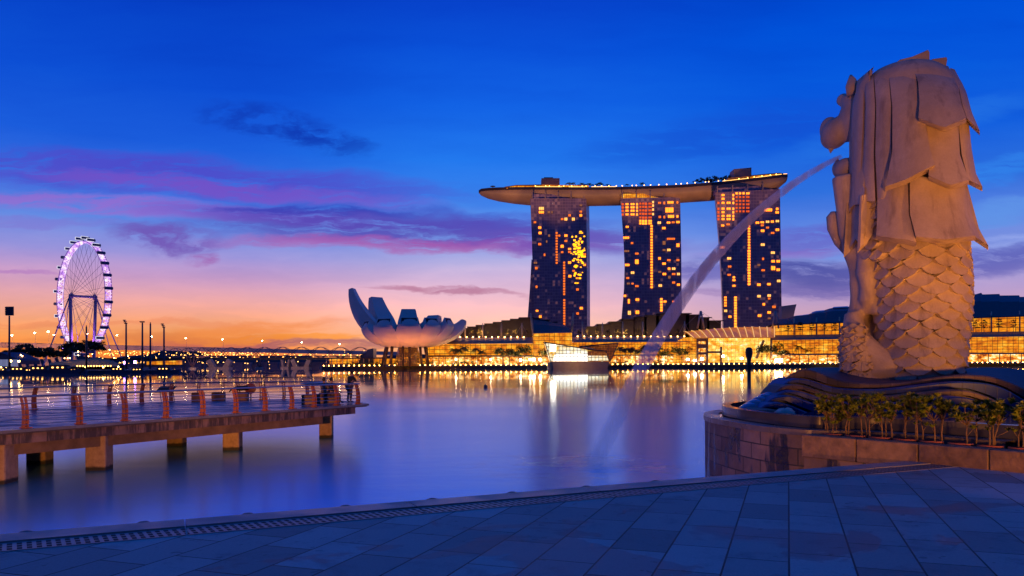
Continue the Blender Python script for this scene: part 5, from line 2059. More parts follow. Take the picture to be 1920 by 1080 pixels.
for az_, R_, H_, wt, wb in PET:
    a = math.radians(az_)
    er = Vector((math.cos(a), math.sin(a), 0))
    et = Vector((-er.y, er.x, 0))
    h0 = 15.0
    N = 14
    outer, inner = [], []
    for j in range(N + 1):
        q = j / N
        # underside: shallow bowl that turns up towards the tip
        r_ = 4 + (R_ - 4) * (math.sin(q * math.pi / 2) ** .92)
        z_ = h0 + (H_ - h0) * (1 - math.cos(q * math.pi / 2)) ** (.92 if H_ < 50 else .86)
        w_ = 5 + (wb - 5) * math.sin(min(1, q / .6) * math.pi / 2) if q < .6 else wb + (wt - wb) * ((q - .6) / .4) ** 1.05
        ro = []
        for k in range(9):
            s_ = (k / 8 - .5)
            belly = -(1 - (2 * s_) ** 2) * w_ * .135
            n_ = Vector((-(z_ * 0 + math.sin(q * 1.3)), 0, 0))
            ro.append(MC + er * (r_ - belly * math.sin(q * 1.35)) + et * (s_ * w_) + Vector((0, 0, z_ + belly * math.cos(q * 1.35))))
        thick = 3.0 + 8.5 * math.sin(q * math.pi) ** .8 * (1 - .45 * q)
        nin = (er * -math.sin(q * 1.25) + Vector((0, 0, 1)) * math.cos(q * 1.25)).normalized()
        ri = [MC + er * r_ + et * ((k / 8 - .5) * w_ * (.80 + .12 * q)) + Vector((0, 0, z_)) + nin * thick for k in range(9)]
        if j == N and az_ > 200:
            ro = [p - Vector((0, 0, 3.4)) for p in ro]
            ri = [p + Vector((0, 0, 2.2)) for p in ri]
        outer.append(ro)
        inner.append(ri)
    g = MB()
    g.shell(outer, inner)
    g.build('petal', wm_, lotus, smooth=True, angle=32)
    # dark skylight closing the cut tip
    e0, e1 = outer[-1], inner[-1]
    g = MB()
    dv = (er * .6 + Vector((0, 0, .5))).normalized() * .25
    q4 = [e0[0].lerp(e1[0], .12).lerp(e0[8].lerp(e1[8], .12), .08), e0[8].lerp(e1[8], .12).lerp(e0[0].lerp(e1[0], .12), .08), e1[8].lerp(e0[8], .12).lerp(e1[0].lerp(e0[0], .12), .08), e1[0].lerp(e0[0], .12).lerp(e1[8].lerp(e0[8], .12), .08)]
    g.prism([p + dv * .2 for p in q4], dv)
    g.build('skylight', skym, lotus)
g = MB()
g.lathe([(3, 15.6), (7, 15.8), (11, 17.0), (12, 19), (8, 22), (2, 22.5)], MC, 30)
g.build('bowl', wm_, lotus, smooth=True, angle=50)
for az_, r0, r1 in ((205, 24, 15), (225, 21, 14), (262, 17, 13), (285, 17, 13), (318, 22, 14), (335, 24, 15), (20, 22, 14), (90, 20, 13), (150, 22, 14), (185, 26, 15)):
    a = math.radians(az_)
    g = MB()
    g.tube([MC + Vector((math.cos(a) * r0 * .75, math.sin(a) * r0 * .75, 0)), MC + Vector((math.cos(a) * r1, math.sin(a) * r1, 19.5))], [.9, 1.2], 8)
    g.build('column', pbr('dark_column', (.05, .035, .03), .5, .2, 1), lotus, smooth=True)
g = MB()
g.lathe([(9, 0), (9, 9), (7, 16)], MC + Vector((0, 3, 0)), 20)
g.build('lobby', M['lattice'], lotus, smooth=True)
g = MB()
g.prism([P(668, 682, 600), P(690, 655, 600), P(700, 653, 600), P(700, 682, 600)], (0, 14, 0))
g.build('glass_entrance', pbr('blue_glass', (.05, .09, .22), .2, .2, .3), lotus)
def unseen_lamp(loc, e, col, size=1.0, up=50):
    """an unseen wide spot light that shines away from the water"""
    l = bpy.data.lights.new('unseen_lamp', 'SPOT')
    l.energy = e
    l.color = col
    l.spot_size = math.radians(150)
    l.spot_blend = .6
    l.shadow_soft_size = size
    o = bpy.data.objects.new('unseen_lamp', l)
    COL.objects.link(o)
    o.rotation_euler = (math.radians(90 + up), 0, 0)
    return o


for dx_, dy_, e in ((-26, -34, 7000), (-12, -44, 10000), (2, -48, 12000), (16, -44, 12000), (28, -34, 9000), (34, 6, 3000)):
    o = unseen_lamp(None, e * .85, (1.0, .27, .01), .8)
    o.parent = lotus
    o.location = (dx_ * .9, dy_ * .75, 1.0)
# ================================================================ WATERFRONT BUILDINGS
def quad_prism(name, pts, d, dep, mat, parent):
    g = MB()
    ds = d if isinstance(d, (list, tuple)) else [d] * len(pts)
    g.prism([P(x, y, dd) for (x, y), dd in zip(pts, ds)], (0, dep, 0))
    return g.build(name, mat, parent)


def mast(px, y0, y1, d, label, group, r=.5, stays=0, lean=0.0, mat=None):
    b0 = P(px, y0, d)
    t_ = thing('mast', label, 'mast', b0, group)
    g = MB()
    tp = P(px + lean, y1, d)
    g.tube([b0, b0.lerp(tp, .5), tp], [r, r * 1.25, r * .6], 8)
    g.build('pole', mat or M['mast'], t_, smooth=True)
    if stays:
        for s_ in (-1, 1):
            g = MB()
            g.tube([b0.lerp(tp, .9), Vector((b0.x + s_ * stays, b0.y, b0.z + (tp.z - b0.z) * .28))], .14, 4)
            g.build('stay', M['steel'], t_)
    return t_


M['glow_rib'] = glow('lit_rib', lin((255, 190, 90)), .9, (.5, .4, .3))  # ribs are no lamps; their lit look is an added glow
M['mast'] = pbr('pale_mast', (.55, .42, .28), .45, .1, 1)
AD = 604.0
# ---- left arcade (behind the museum to the glass hall)
arc = thing('glass_arcade', 'long golden lit glass arcade right of the lotus museum with a bronze eave', 'arcade', at(930, 2, AD), 'golden arcades along the far shore')
quad_prism('glass_wall', [(800, 645), (1003, 644), (1003, 667), (800, 667)], AD, 20, M['gold'], arc)
quad_prism('shop_front', [(800, 669), (1003, 668.5), (1003, 684), (800, 684)], AD - 1, 20, M['shop'], arc)
quad_prism('canopy_band', [(800, 666.3), (1026, 665.8), (1026, 668.8), (800, 669.2)], AD - 5, 6, M['roof_dark'], arc)
g = MB()
for k in range(8):
    pass
ev = [[P(x, y, dd) for x, y, dd in ((838, 645, AD - 7), (1003, 643.5, AD - 7))], [P(838, 640, AD - 4), P(1003, 638.6, AD - 4)], [P(850, 633.6, AD + 2), P(1003, 632.4, AD + 2)], [P(850, 633.4, AD + 16), P(1003, 632.2, AD + 16)]]
g.grid(ev)
for k in range(7):
    x0 = 850 + 25 * k
    g.beam(P(x0 - 1, 645, AD - 7.2), P(x0 + 3, 633.6, AD + 1.7), .35, .35)
g.build('bronze_eave', M['bronze'], arc)
g = MB()
for k, (x0, x1, y_) in enumerate(((862, 877, 616.5), (876, 893, 613.4), (892, 909, 610.4), (908, 925, 607.6), (924, 941, 604.8), (940, 957, 601.8), (956, 973, 599), (972, 1000, 596.2))):
    g.prism([P(x0, y_, AD + 30), P(x1 + 2, y_, AD + 30), P(x1, y_ + .9, AD + 30), P(x1, 640, AD + 30), P(x0, 640, AD + 30)], (0, 50 + k * .05, 0))
    g.box(P((x0 + x1) / 2 + 1, y_, AD + 34), ((x1 - x0) * .42 + 1, 14, .5))
g.build('stepped_roof', M['roof_dark'], arc)
# ---- glass hall under a falling roof
hall = thing('glass_hall', 'golden glass hall under a dark falling roof behind the crystal pavilion', 'hall', at(1037, 2, AD - 6))
quad_prism('glass_wall', [(1000, 625.5), (1072.5, 624), (1072.5, 667), (1000, 667)], AD - 8, 30, M['gold'], hall)
quad_prism('shop_front', [(1000, 668.8), (1072, 668.6), (1072, 683.5), (1000, 683.5)], AD - 9, 20, M['shop'], hall)
g = MB()
a = [P(1000, 625.3, AD - 12), P(1035, 624.6, AD - 12), P(1073, 623.6, AD - 12)]
m_ = [P(1000, 608, AD + 6), P(1030, 610, AD + 6), P(1066, 614, AD + 6)]
c = [P(1000, 597, AD + 26), P(1020, 600, AD + 26), P(1052, 606.8, AD + 26)]
e = [P(1000, 597, AD + 60), P(1020, 600, AD + 60), P(1052, 606.8, AD + 60)]
g.grid([a, m_, c, e])
for k, (x0, y_) in enumerate(((1006, 598), (1022, 601), (1036, 605))):
    g.box(P(x0, y_ - .6, AD + 30), (8, 12, .5))
g.build('falling_roof', M['roof_dark'], hall)
# ---- middle arcade
mid = thing('glass_arcade', 'long golden lit glass arcade between the crystal pavilion and the arched entrance', 'arcade', at(1190, 2, AD), 'golden arcades along the far shore')
quad_prism('glass_wall', [(1072.6, 642), (1300, 641), (1300, 665), (1072.6, 665.5)], AD, 20, M['gold2'], mid)
quad_prism('shop_front', [(1072.6, 667), (1300, 666), (1300, 682), (1072.6, 683)], AD - 1, 20, M['shop'], mid)
quad_prism('canopy_band', [(1140, 664.8), (1290, 664), (1290, 666.6), (1140, 667.2)], AD - 5, 6, M['roof_dark'], mid)
g = MB()
g.grid([[P(1075, 642, AD - 7), P(1292, 641, AD - 7)], [P(1075, 637, AD - 4), P(1285, 636.4, AD - 4)], [P(1073, 632, AD + 2), P(1280, 630.6, AD + 2)], [P(1073, 631.8, AD + 16), P(1280, 630.4, AD + 16)]])
for k in range(9):
    x0 = 1092 + 22 * k
    g.beam(P(x0 - 1, 642, AD - 7.2), P(x0, 632, AD + 1.7), .35, .35)
g.build('bronze_eave', M['bronze'], mid)
g = MB()
for k, (x0, x1, y_) in enumerate(((1100, 1120, 613), (1119, 1143, 608.6), (1142, 1165, 604), (1164, 1190, 599), (1188, 1212, 595), (1208, 1236, 592), (1230, 1292, 588.6), (1286, 1314, 591), (1308, 1330, 596), (1326, 1352, 602))):
    g.prism([P(x0, y_, AD + 30), P(x1 + 2, y_ - .2, AD + 30), P(x1, y_ + .9, AD + 30), P(x1, 640, AD + 30), P(x0, 640, AD + 30)], (0, 50 + k * .05, 0))
    g.box(P((x0 + x1) / 2, y_, AD + 34), ((x1 - x0) * .45 + 1, 14, .5))
g.build('stepped_roof', M['roof_dark'], mid)
# ---- arched entrance hall
ent = thing('arched_hall', 'brightly lit entrance hall under a wide ribbed arched canopy', 'hall', at(1375, 2, AD - 10))
quad_prism('glass_wall', [(1326, 633), (1446, 632), (1446, 679), (1326, 680)], AD - 8, 24, M['hall'], ent)
quad_prism('side_block', [(1307, 634), (1325.8, 634), (1325.8, 681), (1307, 681)], AD - 9, 24, M['bronze'], ent)
for y0, y1 in ((639, 645), (653, 660), (665, 677)):
    quad_prism('window', [(1310, y0), (1323, y0), (1323, y1), (1310, y1)], AD - 9.4, .3, M['shop'], ent)
quad_prism('side_arch', [(1264, 646), (1272, 638), (1284, 633), (1298, 632.5), (1306.5, 636), (1306.5, 681), (1264, 681)], AD - 6, 8, M['gold2'], ent)
g = MB()
for x0, y0, x1, y1 in ((1326, 681, 1326, 633), (1446, 680, 1446, 632), (1352, 680, 1352, 650), (1327, 660, 1352, 660)):
    g.beam(P(x0, y0, AD - 9.5), P(x1, y1, AD - 9.5), 1.3, 1.3)
g.beam(P(1418, 672, AD - 9), P(1432, 638, AD - 9), 1.6, 1.6)
g.build('frame', M['bronze'], ent)
lip, mid_, ridge_ = [], [], []
for k in range(13):
    q = k / 12
    xl = 1300 + 152 * q
    yl = 632.8 - .9 * q
    xr_ = 1282 + 170 * q
    yr_ = 622 - 9.2 * math.sin(min(1, q * 1.25) * math.pi / 2) + (1.6 * max(0, q - .6))
    lip.append(P(xl, yl, AD - 20))
    ridge_.append(P(xr_, yr_, AD + 6))
    mm = P(xl * .35 + xr_ * .65, yl * .35 + yr_ * .65 - 1.8, AD - 8)
    mid_.append(mm)
g = MB()
g.shell([lip, mid_, ridge_], [[p + Vector((0, .4, -.7)) for p in lip], [p + Vector((0, .4, -.7)) for p in mid_], [p + Vector((0, .4, -.7)) for p in ridge_]])
g.build('arched_canopy', M['canopy'], ent, smooth=True, angle=50)
g = MB()
for k in range(0, 13, 1):
    pts = [lip[k] + Vector((0, -.4, .1)), mid_[k] + Vector((0, -.4, .4)), ridge_[k] + Vector((0, -.2, .3))]
    g.tube(smooth_path(pts, 4), .32, 5)
g.build('rib', M['glow_rib'], ent)
for px in (1314, 1454):
    t_ = thing('a_frame_mast', 'tall A shaped mast at the %s end of the arched canopy' % ('left' if px < 1400 else 'right'), 'mast', P(px, 616, AD), 'a frame masts of the arched hall')
    for s_ in (-1, 1):
        g = MB()
        g.tube([P(px + s_ * 6, 616, AD), P(px + .4 * s_, 583, AD)], .7, 6)
        g.build('leg', M['steel'], t_, smooth=True)
    for s_ in (-30, 44):
        g = MB()
        g.tube([P(px, 584, AD), P(px + s_, 612, AD)], .12, 4)
        g.build('stay', M['steel'], t_)
# ---- right arcade with a second glazed storey, nearer the viewer towards the right
RD = [600, 545]


def rdp(px):
    return RD[0] + (RD[1] - RD[0]) * (px - 1450) / 450.0


def rprism(name, pts, mat, par, dep=24, dd=0):
    return quad_prism(name, pts, [rdp(x) + dd for x, y in pts], dep, mat, par)


rt = thing('glass_arcade', 'tall golden glass arcade on the right with a lit upper floor behind the statue', 'arcade', at(1650, 2, 580), 'golden arcades along the far shore')
rprism('glass_wall', [(1446.5, 638), (2060, 628), (2060, 662), (1446.5, 664)], M['gold2'], rt)
rprism('shop_front', [(1446.5, 665), (2060, 663), (2060, 677), (1446.5, 681)], M['shop'], rt, 20, -1)
rprism('canopy_band', [(1470, 663.6), (2060, 660.5), (2060, 663.2), (1470, 666)], M['bronze'], rt, 6, -5)
g = MB()
g.grid([[P(1446, 638, rdp(1446) - 7), P(2060, 629, rdp(2060) - 7)], [P(1446, 634, rdp(1446) - 4), P(2060, 624.5, rdp(2060) - 4)], [P(1446, 628.6, rdp(1446) + 2), P(2060, 619, rdp(2060) + 2)], [P(1446, 628.4, rdp(1446) + 16), P(2060, 618.8, rdp(2060) + 16)]])
for k in range(26):
    x0 = 1472 + 22 * k
    g.beam(P(x0 - 1, 637.8 - (x0 - 1446) * .0147, rdp(x0) - 7.2), P(x0 - 3, 628.8 - (x0 - 1446) * .0157, rdp(x0) + 1.7), .35, .35)
g.build('bronze_eave', M['bronze'], rt)
rprism('upper_glass_wall', [(1462, 609.5), (2060, 588), (2060, 620), (1462, 628)], M['gold'], rt, 20, 8)
g = MB()
pr = [(1452, 606.5), (1475, 603.5), (1482, 598), (1490, 593.5), (1505, 592), (1516, 590.5), (1522, 587), (1530, 584.5), (1546, 583), (1553, 579), (1562, 577), (1590, 575.5), (1600, 572), (1640, 569), (1650, 565), (1700, 561), (1710, 558), (1760, 554.5), (1770, 552), (1823, 549.8), (1824, 553), (1840, 548.8), (1842, 552), (1874, 551), (1875, 554), (1911, 553.6), (1912, 556.5), (1960, 556), (2060, 558)]
dk_ = [P(x, y, rdp(x) + 46) for x, y in pr]
fl = [P(x, 608.5 - (x - 1452) * .0355, rdp(x) + 1) for x, y in pr]
fb = [P(x, 610.5 - (x - 1452) * .0355, rdp(x) + 1) for x, y in pr]
g.grid([fb, fl, [a.lerp(b_, .45) + Vector((0, 0, 3.5)) for a, b_ in zip(fl, dk_)], dk_, [p + Vector((0, 40, -3)) for p in dk_]])
g.build('wave_roof', M['roof_dark'], rt)
g = MB()
for (x0, x1) in ((1452, 1482), (1488, 1518), (1522, 1550), (1555, 1590)):
    sel = [(x, y) for x, y in pr if x0 <= x <= x1]
    g.grid([[P(x, y + 5.0 if 0 else y + 3.6, rdp(x) + 36) + Vector((0, 0, 1.2)) for x, y in sel], [P(x, y - .2, rdp(x) + 46) + Vector((0, 0, .6)) for x, y in sel], [P(x, y, rdp(x) + 70) for x, y in sel]])
g.build('pale_roof_edge', M['roof_blue'], rt)
for x0 in (1489, 1531, 1574, 1618, 1662, 1706, 1750, 1795, 1859, 1912):
    g = MB()
    yb, ytp = 628 - (x0 - 1462) * .0135, 598 - (x0 - 1462) * .035
    g.tube([P(x0, yb, rdp(x0) + 3), P(x0, ytp, rdp(x0) + 3)], .55, 6)
    g.build('column', M['mast'], rt, smooth=True)
g = MB()
g.prism([P(1466, 574, 700), P(1493.5, 570.4, 700), P(1491, 580, 700), P(1488, 594, 700), P(1466, 600, 700)], (0, 8, 0))
tag(g.build('slanted_roof', pbr('pale_slanted_panel', (.45, .38, .38), .6, .1, .2), loc=P(1478, 600, 700)), 'slanted pale roof edge jutting out behind the right tower', 'roof')

# ---- masts of the terraces
for i, (px, y1, st) in enumerate(((872, 606, 0), (905, 606, 0), (940, 606, 0), (978.5, 605.5, 4), (1092, 603, 4.2), (1129.5, 605, 0), (1167.5, 603, 0), (1205, 603, 0), (1243.5, 603, 0), (1283.5, 602, 4))):
    mast(px, 633, y1, AD + 1, 'slim pale lit mast on the arcade terrace' + (' with two stays' if st else ''), 'slim lit masts with stays' if st else 'slim lit masts on the terrace', .5, st)
mast(1000, 630, 587, AD - 6, 'tall leaning pale mast at the left edge of the glass hall', None, .8, 0, -5)
mast(1072, 622, 586, AD - 6, 'tall leaning pale mast with a red tip at the right edge of the glass hall', None, .8, 0, 3)
# ---- crystal pavilion on the water
CD = 563.0
cry = thing('crystal_pavilion', 'faceted glass pavilion glowing white on the water in front of the golden hall', 'pavilion', at(1090, 0, CD))
quad_prism('hull', [(1034.5, 678), (1143, 678), (1139, 690.5), (1038, 691.5)], CD - 4, 26, M['bronze'], cry)
quad_prism('plinth', [(1028, 680), (1034.3, 678.5), (1038, 691), (1028, 691)], CD - 2, 20, M['concrete'], cry)
quad_prism('glass_front', [(1023, 642.5), (1101, 655), (1102, 677.5), (1033, 677.5)], CD - 3.5, 22, M['crystal'], cry)
quad_prism('bright_front', [(1040, 665), (1060, 664), (1085, 663), (1101.5, 664), (1101.8, 677.3), (1036, 677.3)], CD - 3.9, .3, M['crystal_low'], cry)
quad_prism('bright_screen', [(1032, 647), (1042, 647), (1042, 658), (1032, 658)], CD - 3.9, .3, glow('screen_glow', (1, .80, .58), 22), cry)
quad_prism('low_wing', [(1101.8, 658), (1136, 658.6), (1142.5, 677.5), (1102, 677.5)], CD - 3, 22, M['lattice'], cry)
quad_prism('bright_wing', [(1103, 667), (1137.5, 667), (1141.5, 677), (1103, 677)], CD - 3.4, .3, M['crystal'], cry)
quad_prism('roof_blade', [(1020.5, 640.5), (1100, 653.2), (1136, 657.6), (1136, 658.6), (1099, 655.2), (1022, 642.6)], CD - 5, 24, M['roof_dark'], cry)
quad_prism('blue_facet', [(1088, 648.8), (1104, 651), (1118, 655), (1102, 653.4)], CD - 5.3, .25, M['roof_blue'], cry)
quad_prism('lattice_prow', [(1091, 651), (1159.5, 643), (1150, 664), (1144, 677), (1137, 659), (1118, 656)], CD + 3, 14, M['lattice'], cry)
quad_prism('prow_roof', [(1088, 648.5), (1160.5, 642), (1159.5, 643.2), (1092, 651.4)], CD + 1, 16, M['roof_dark'], cry)
g = MB()
for x0, y0, x1, y1 in ((1022, 642, 1032.5, 678), (1136, 658, 1143, 678), (1159.5, 643, 1150, 665), (1150, 665, 1144, 678)):
    g.beam(P(x0, y0, CD - 4.6), P(x1, y1, CD - 4.6), .6, .6)
g.build('edge_frame', M['dark_steel'], cry)
o = unseen_lamp(None, 9000, (1.0, .45, .12), 1, 0)  # added lamp over the water, brings up the dark hull
o.parent = cry
o.location = at(1085, 5, CD - 24) - cry.location
# ---- promenade lamps, one by one
lamp0 = None
k = 0
px = 607.0
while px < 1925:
    if not (1029 < px < 1141):
        p = at(px, 2.0, SHORE + 1.2)
        if lamp0 is None:
            g = MB()
            g.cm = 0
            g.tube([(0, 0, 0), (0, 0, .55)], .12, 6)
            g.cm = 1
            g.ball((0, 0, .85), .34, 8, 6)
            lamp0 = g.build('promenade_lamp', [M['dark_steel'], M['lamp_edge']], smooth=True)
            tag(lamp0, 'small warm globe lamp on the dark edge of the far promenade', 'lamp', 'lamps along the far promenade')
            lamp0.location = p
        else:
            dup(lamp0, p)
    px += 9.5
    k += 1
lamp1 = None
for px in [863 + 11.9 * i for i in range(11)] + [1083 + 12.5 * i for i in range(17)]:
    p = P(px, 632.6 if px < 1010 else 631.4, AD + .5)
    if lamp1 is None:
        g = MB()
        g.ball((0, 0, .3), (.42, .35, .25), 8, 6)
        lamp1 = g.build('terrace_lamp', M['lamp_warm'], smooth=True)
        tag(lamp1, 'small warm lamp on the parapet of the arcade terrace', 'lamp', 'lamps along the terrace parapet')
        lamp1.location = p
    else:
        dup(lamp1, p)
# strong lamps whose streaks cross the water
wl = None
for px, py, kx in ((976, 675, 1), (994, 674, 1), (1001, 674, 1.2), (1013, 674, 1.1), (1334, 648, .0), (1316, 673, 1.2), (1290, 674, 1), (1303, 676, 1), (1464, 676, 1.6), (1456, 676, 1.4), (1356, 668, 1.1), (1391, 672, 1), (1545, 672, .9), (1562, 671, .9), (1580, 670, .9), (1830, 664, 1), (1860, 666, .8), (1890, 665, .8), (1908, 664, .8), (855, 674, .7), (920, 674, .7)):
    if kx == 0: continue
    p = P(px, py, 594)
    if wl is None:
        g = MB()
        g.box((0, 0, 0), (1.5, .5, 1.5))
        wl = g.build('bright_lamp', M['lamp_white'])
        tag(wl, 'bright white floodlamp among the shops of the far promenade', 'lamp', 'bright white lamps along the shops')
        wl.location = p
        wl.scale = (kx,) * 3
    else:
        dup(wl, p, 0, kx)
# ---- trees of the far shore
gr = round_tree('terrace_tree', 5.8, 2.6, 2.2, M['leaf_uplit'], 21, 'small lit round tree on the arcade terrace', 'small trees on the terrace', .42, 170)
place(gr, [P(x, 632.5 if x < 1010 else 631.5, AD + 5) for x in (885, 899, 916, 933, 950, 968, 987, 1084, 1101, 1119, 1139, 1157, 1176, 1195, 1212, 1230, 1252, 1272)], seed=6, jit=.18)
g2t = round_tree('terrace_tree', 8.0, 4.2, 1, M['leaf_dark'], 25, 'dark tiered tree against the lit upper floor of the right arcade', 'tiered trees on the right terrace', .5, 220, [(3.6, 3.8), (5.2, 3.2), (6.8, 2.2), (8.0, 1.2)])
place(g2t, [P(x, 628 - (x - 1462) * .0135, rdp(x) + 1) for x in (1477, 1500, 1522, 1545, 1566, 1830, 1845, 1873, 1900)], seed=8, jit=.1)
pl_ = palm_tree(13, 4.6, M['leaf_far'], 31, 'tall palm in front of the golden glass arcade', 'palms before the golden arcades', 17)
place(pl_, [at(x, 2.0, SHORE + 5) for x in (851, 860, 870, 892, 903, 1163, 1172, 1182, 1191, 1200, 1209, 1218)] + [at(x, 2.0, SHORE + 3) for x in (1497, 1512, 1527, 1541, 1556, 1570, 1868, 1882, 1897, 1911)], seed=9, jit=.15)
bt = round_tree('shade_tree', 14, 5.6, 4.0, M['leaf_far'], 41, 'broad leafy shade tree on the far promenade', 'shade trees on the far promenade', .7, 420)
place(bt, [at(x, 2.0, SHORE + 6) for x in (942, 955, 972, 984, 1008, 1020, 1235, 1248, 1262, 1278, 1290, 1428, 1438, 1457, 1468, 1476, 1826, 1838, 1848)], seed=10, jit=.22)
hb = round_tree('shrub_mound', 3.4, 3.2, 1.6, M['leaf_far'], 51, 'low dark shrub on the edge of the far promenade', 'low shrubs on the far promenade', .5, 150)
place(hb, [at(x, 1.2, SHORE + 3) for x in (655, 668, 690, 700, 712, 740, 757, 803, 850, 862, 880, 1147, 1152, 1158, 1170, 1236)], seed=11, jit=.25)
# colonnade left of the museum
colo = thing('colonnade', 'low lit colonnade with slim posts along the far promenade at the lotus museum', 'colonnade', at(700, 2, SHORE + 8))
g = MB()
g.box(at(745, 8.2, SHORE + 8), (128, 5, .5))
g.build('roof', M['roof_dark'], colo)
g = MB()
for i in range(27):
    p = at(612 + 10.0 * i, 2, SHORE + 6)
    g.tube([p, p + Vector((0, 0, 6))], .3, 6)
g.build('post', M['mast'], colo)
quad_prism('lit_wall', [(618, 672), (835, 671), (835, 683), (618, 683)], SHORE + 14, 2, M['gold2'], colo)
# uplights of the terraces and promenade trees
for px, py, dd, e in ((900, 631, AD + 3, 9000), (960, 631, AD + 3, 9000), (1110, 630, AD + 3, 9000), (1170, 630, AD + 3, 9000), (1240, 630, AD + 3, 9000), (860, 678, SHORE + 2, 9000), (950, 678, SHORE + 2, 9000), (1015, 676, SHORE + 1, 9000), (1190, 678, SHORE + 2, 9000), (1255, 678, SHORE + 2, 9000), (1450, 678, SHORE, 9000), (1535, 676, SHORE, 9000), (1885, 672, SHORE - 30, 9000)):
    o = unseen_lamp(None, e, (1.0, .55, .18), .6)
    o.location = P(px, py, dd) + Vector((0, -2, 0))
# ---- bulb-shaped marker standing in the bay, and a small buoy
MD_ = 230.0
bulb = thing('beacon_sculpture', 'dark bulb shaped marker standing in the bay before the arched hall', 'marker', at(1404.5, 0, MD_))
p = at(1404.5, 0, MD_)
g = MB()
mm = MD_ / F
g.lathe([(3.3 * mm, -1), (3.2 * mm, 4), (3.4 * mm, P(1404, 680, MD_).z), (4.2 * mm, P(1404, 673, MD_).z), (6.2 * mm, P(1404, 666, MD_).z), (6.8 * mm, P(1404, 660, MD_).z), (6.2 * mm, P(1404, 655, MD_).z), (4.2 * mm, P(1404, 652, MD_).z), (1.0 * mm, P(1404, 651, MD_).z)], (p.x, p.y, 0), 20)
g.build('bulb', pbr('dark_marker', (.03, .016, .01), .6, .2, 1), bulb, smooth=True)
p = G(910.5, 727, 0)
g = MB()
g.ball((p.x, p.y, .2), (.34, .34, .3), 14, 9)
g.tube([(p.x, p.y, .4), (p.x, p.y, .75)], .05, 6)
tag(g.build('buoy', M['dark_steel'], smooth=True, loc=p), 'small dark round buoy floating alone in the bay', 'buoy')

# ================================================================ OBSERVATION WHEEL
WD = 1045.0
wc = P(156, 556, WD)
k_ = WD / F
R_ = 103.0 * k_
ca = .435
hdir = Vector((.784, -.62, 0))
adir = Vector((hdir.y, -hdir.x, 0))
wheel = thing('observation_wheel', 'giant observation wheel with a glowing violet white rim and glass capsules', 'ferris wheel', (wc.x, wc.y, 2))
wheel_white = room_glow('rim_lights', [(.15, lin((120, 60, 190))), (.42, lin((214, 150, 250))), (.6, lin((255, 226, 255))), (.8, lin((255, 246, 255)))], 1.1, (3.2, 3.2), .0, .12, 2.2, seed=12.0)
vi = glow('violet_rim', lin((140, 80, 205)), .55)


def wp(th, r, o):
    return wc + hdir * (r * math.cos(th)) + Vector((0, 0, r * math.sin(th))) + adir * o


for o, nm in ((-4.2, 'rim_edge'), (4.2, 'rim_edge')):
    g = MB()
    g.tube([wp(2 * math.pi * i / 112, R_, o) for i in range(113)], .55, 5)
    g.build(nm, vi, wheel)
g = MB()
for i in range(112):
    a, b_ = 2 * math.pi * i / 112, 2 * math.pi * (i + 1) / 112
    s_ = 1 if i % 2 else -1
    g.beam(wp(a, R_, -4 * s_), wp(b_, R_, 4 * s_), 1.0, 1.0)
    g.beam(wp(a, R_, -4), wp(a, R_, 4), .8, .8)
    g.beam(wp(a, R_ - 1.4, -3), wp(b_, R_ - 1.4, -3), .8, 1.0)
    g.beam(wp(a, R_ - 1.4, 3), wp(b_, R_ - 1.4, 3), .8, 1.0)
    if i % 3:
        g.beam(wp(a, R_ - .4, -1.2), wp(b_, R_ - .4, 1.2), 2.2, .6)
g.build('lit_rim', wheel_white, wheel)
spk = pbr('spoke_cable', (.30, .22, .32), .5, .1, 1)
for i in range(56):
    th = 2 * math.pi * i / 56
    g = MB()
    g.tube([wp(th, R_ - .5, 2 if i % 2 else -2), wp(th + .5 * (1 if i % 2 else -1), 2.2, (15 if i % 4 < 2 else -15))], .17, 4)
    g.build('spoke', spk, wheel)
capw = glow('capsule_glow', lin((235, 235, 255)), 1.0)
capd = pbr('capsule_glass', (.03, .05, .16), .25, .2, 1)
for i in range(28):
    th = 2 * math.pi * (i + .35) / 28
    c0 = wp(th, R_ + 4.2, 1.5)
    lit_ = i in (4, 5, 6, 7, 8, 9, 11, 13, 15, 24, 20, 18)
    g = MB()
    g.cm = 0
    L_ = 5.2
    g.tube([c0 - adir * L_, c0 - adir * (L_ - .6), c0 + adir * (L_ - .6), c0 + adir * L_], [1.5, 2.1, 2.1, 1.5], 10)
    if lit_:
        g.cm = 1
        for sz in (-1.9, 1.9):
            g.box(c0 + Vector((0, -2.0, sz)), (9.0, .5, .55), math.atan2(adir.y, adir.x))
        for sx in (-4.6, 4.6):
            g.box(c0 + adir * sx + Vector((0, -2.0, 0)), (.6, .5, 3.2), math.atan2(adir.y, adir.x))
    g.build('capsule', [capd, capw] if lit_ else capd, wheel)
pur = pbr('violet_column', (.36, .24, .42), .6, .15, .2)
g = MB()
g.tube([wc - adir * 17.5, wc - adir * 12, wc + adir * 12, wc + adir * 17.5], [2.6, 1.7, 1.7, 2.6], 12)
for s_ in (-1, 1):
    g.tube([wc + adir * (s_ * 13.5), wc + adir * (s_ * 16)], 3.6, 12)
g.build('spindle', pur, wheel, smooth=True, angle=40)
for s_ in (-1, 1):
    g = MB()
    tp = wc + adir * (s_ * 16.2)
    g.tube([tp, Vector((tp.x + s_ * .8 - (2.5 if s_ < 0 else 0), tp.y, 2))], [1.9, 2.3], 10)
    g.build('column', pur, wheel, smooth=True)
for dx0, dx1, r_ in ((-18, -64, .9), (18, 44, .8), (-18, -40, .5), (18, 30, .5)):
    g = MB()
    g.tube([wc + adir * (-17 if dx0 > 0 else 17), Vector((wc.x + dx1 * k_ * 1.45, wc.y + 20, 3))], r_, 5)
    g.build('stay', pur, wheel)
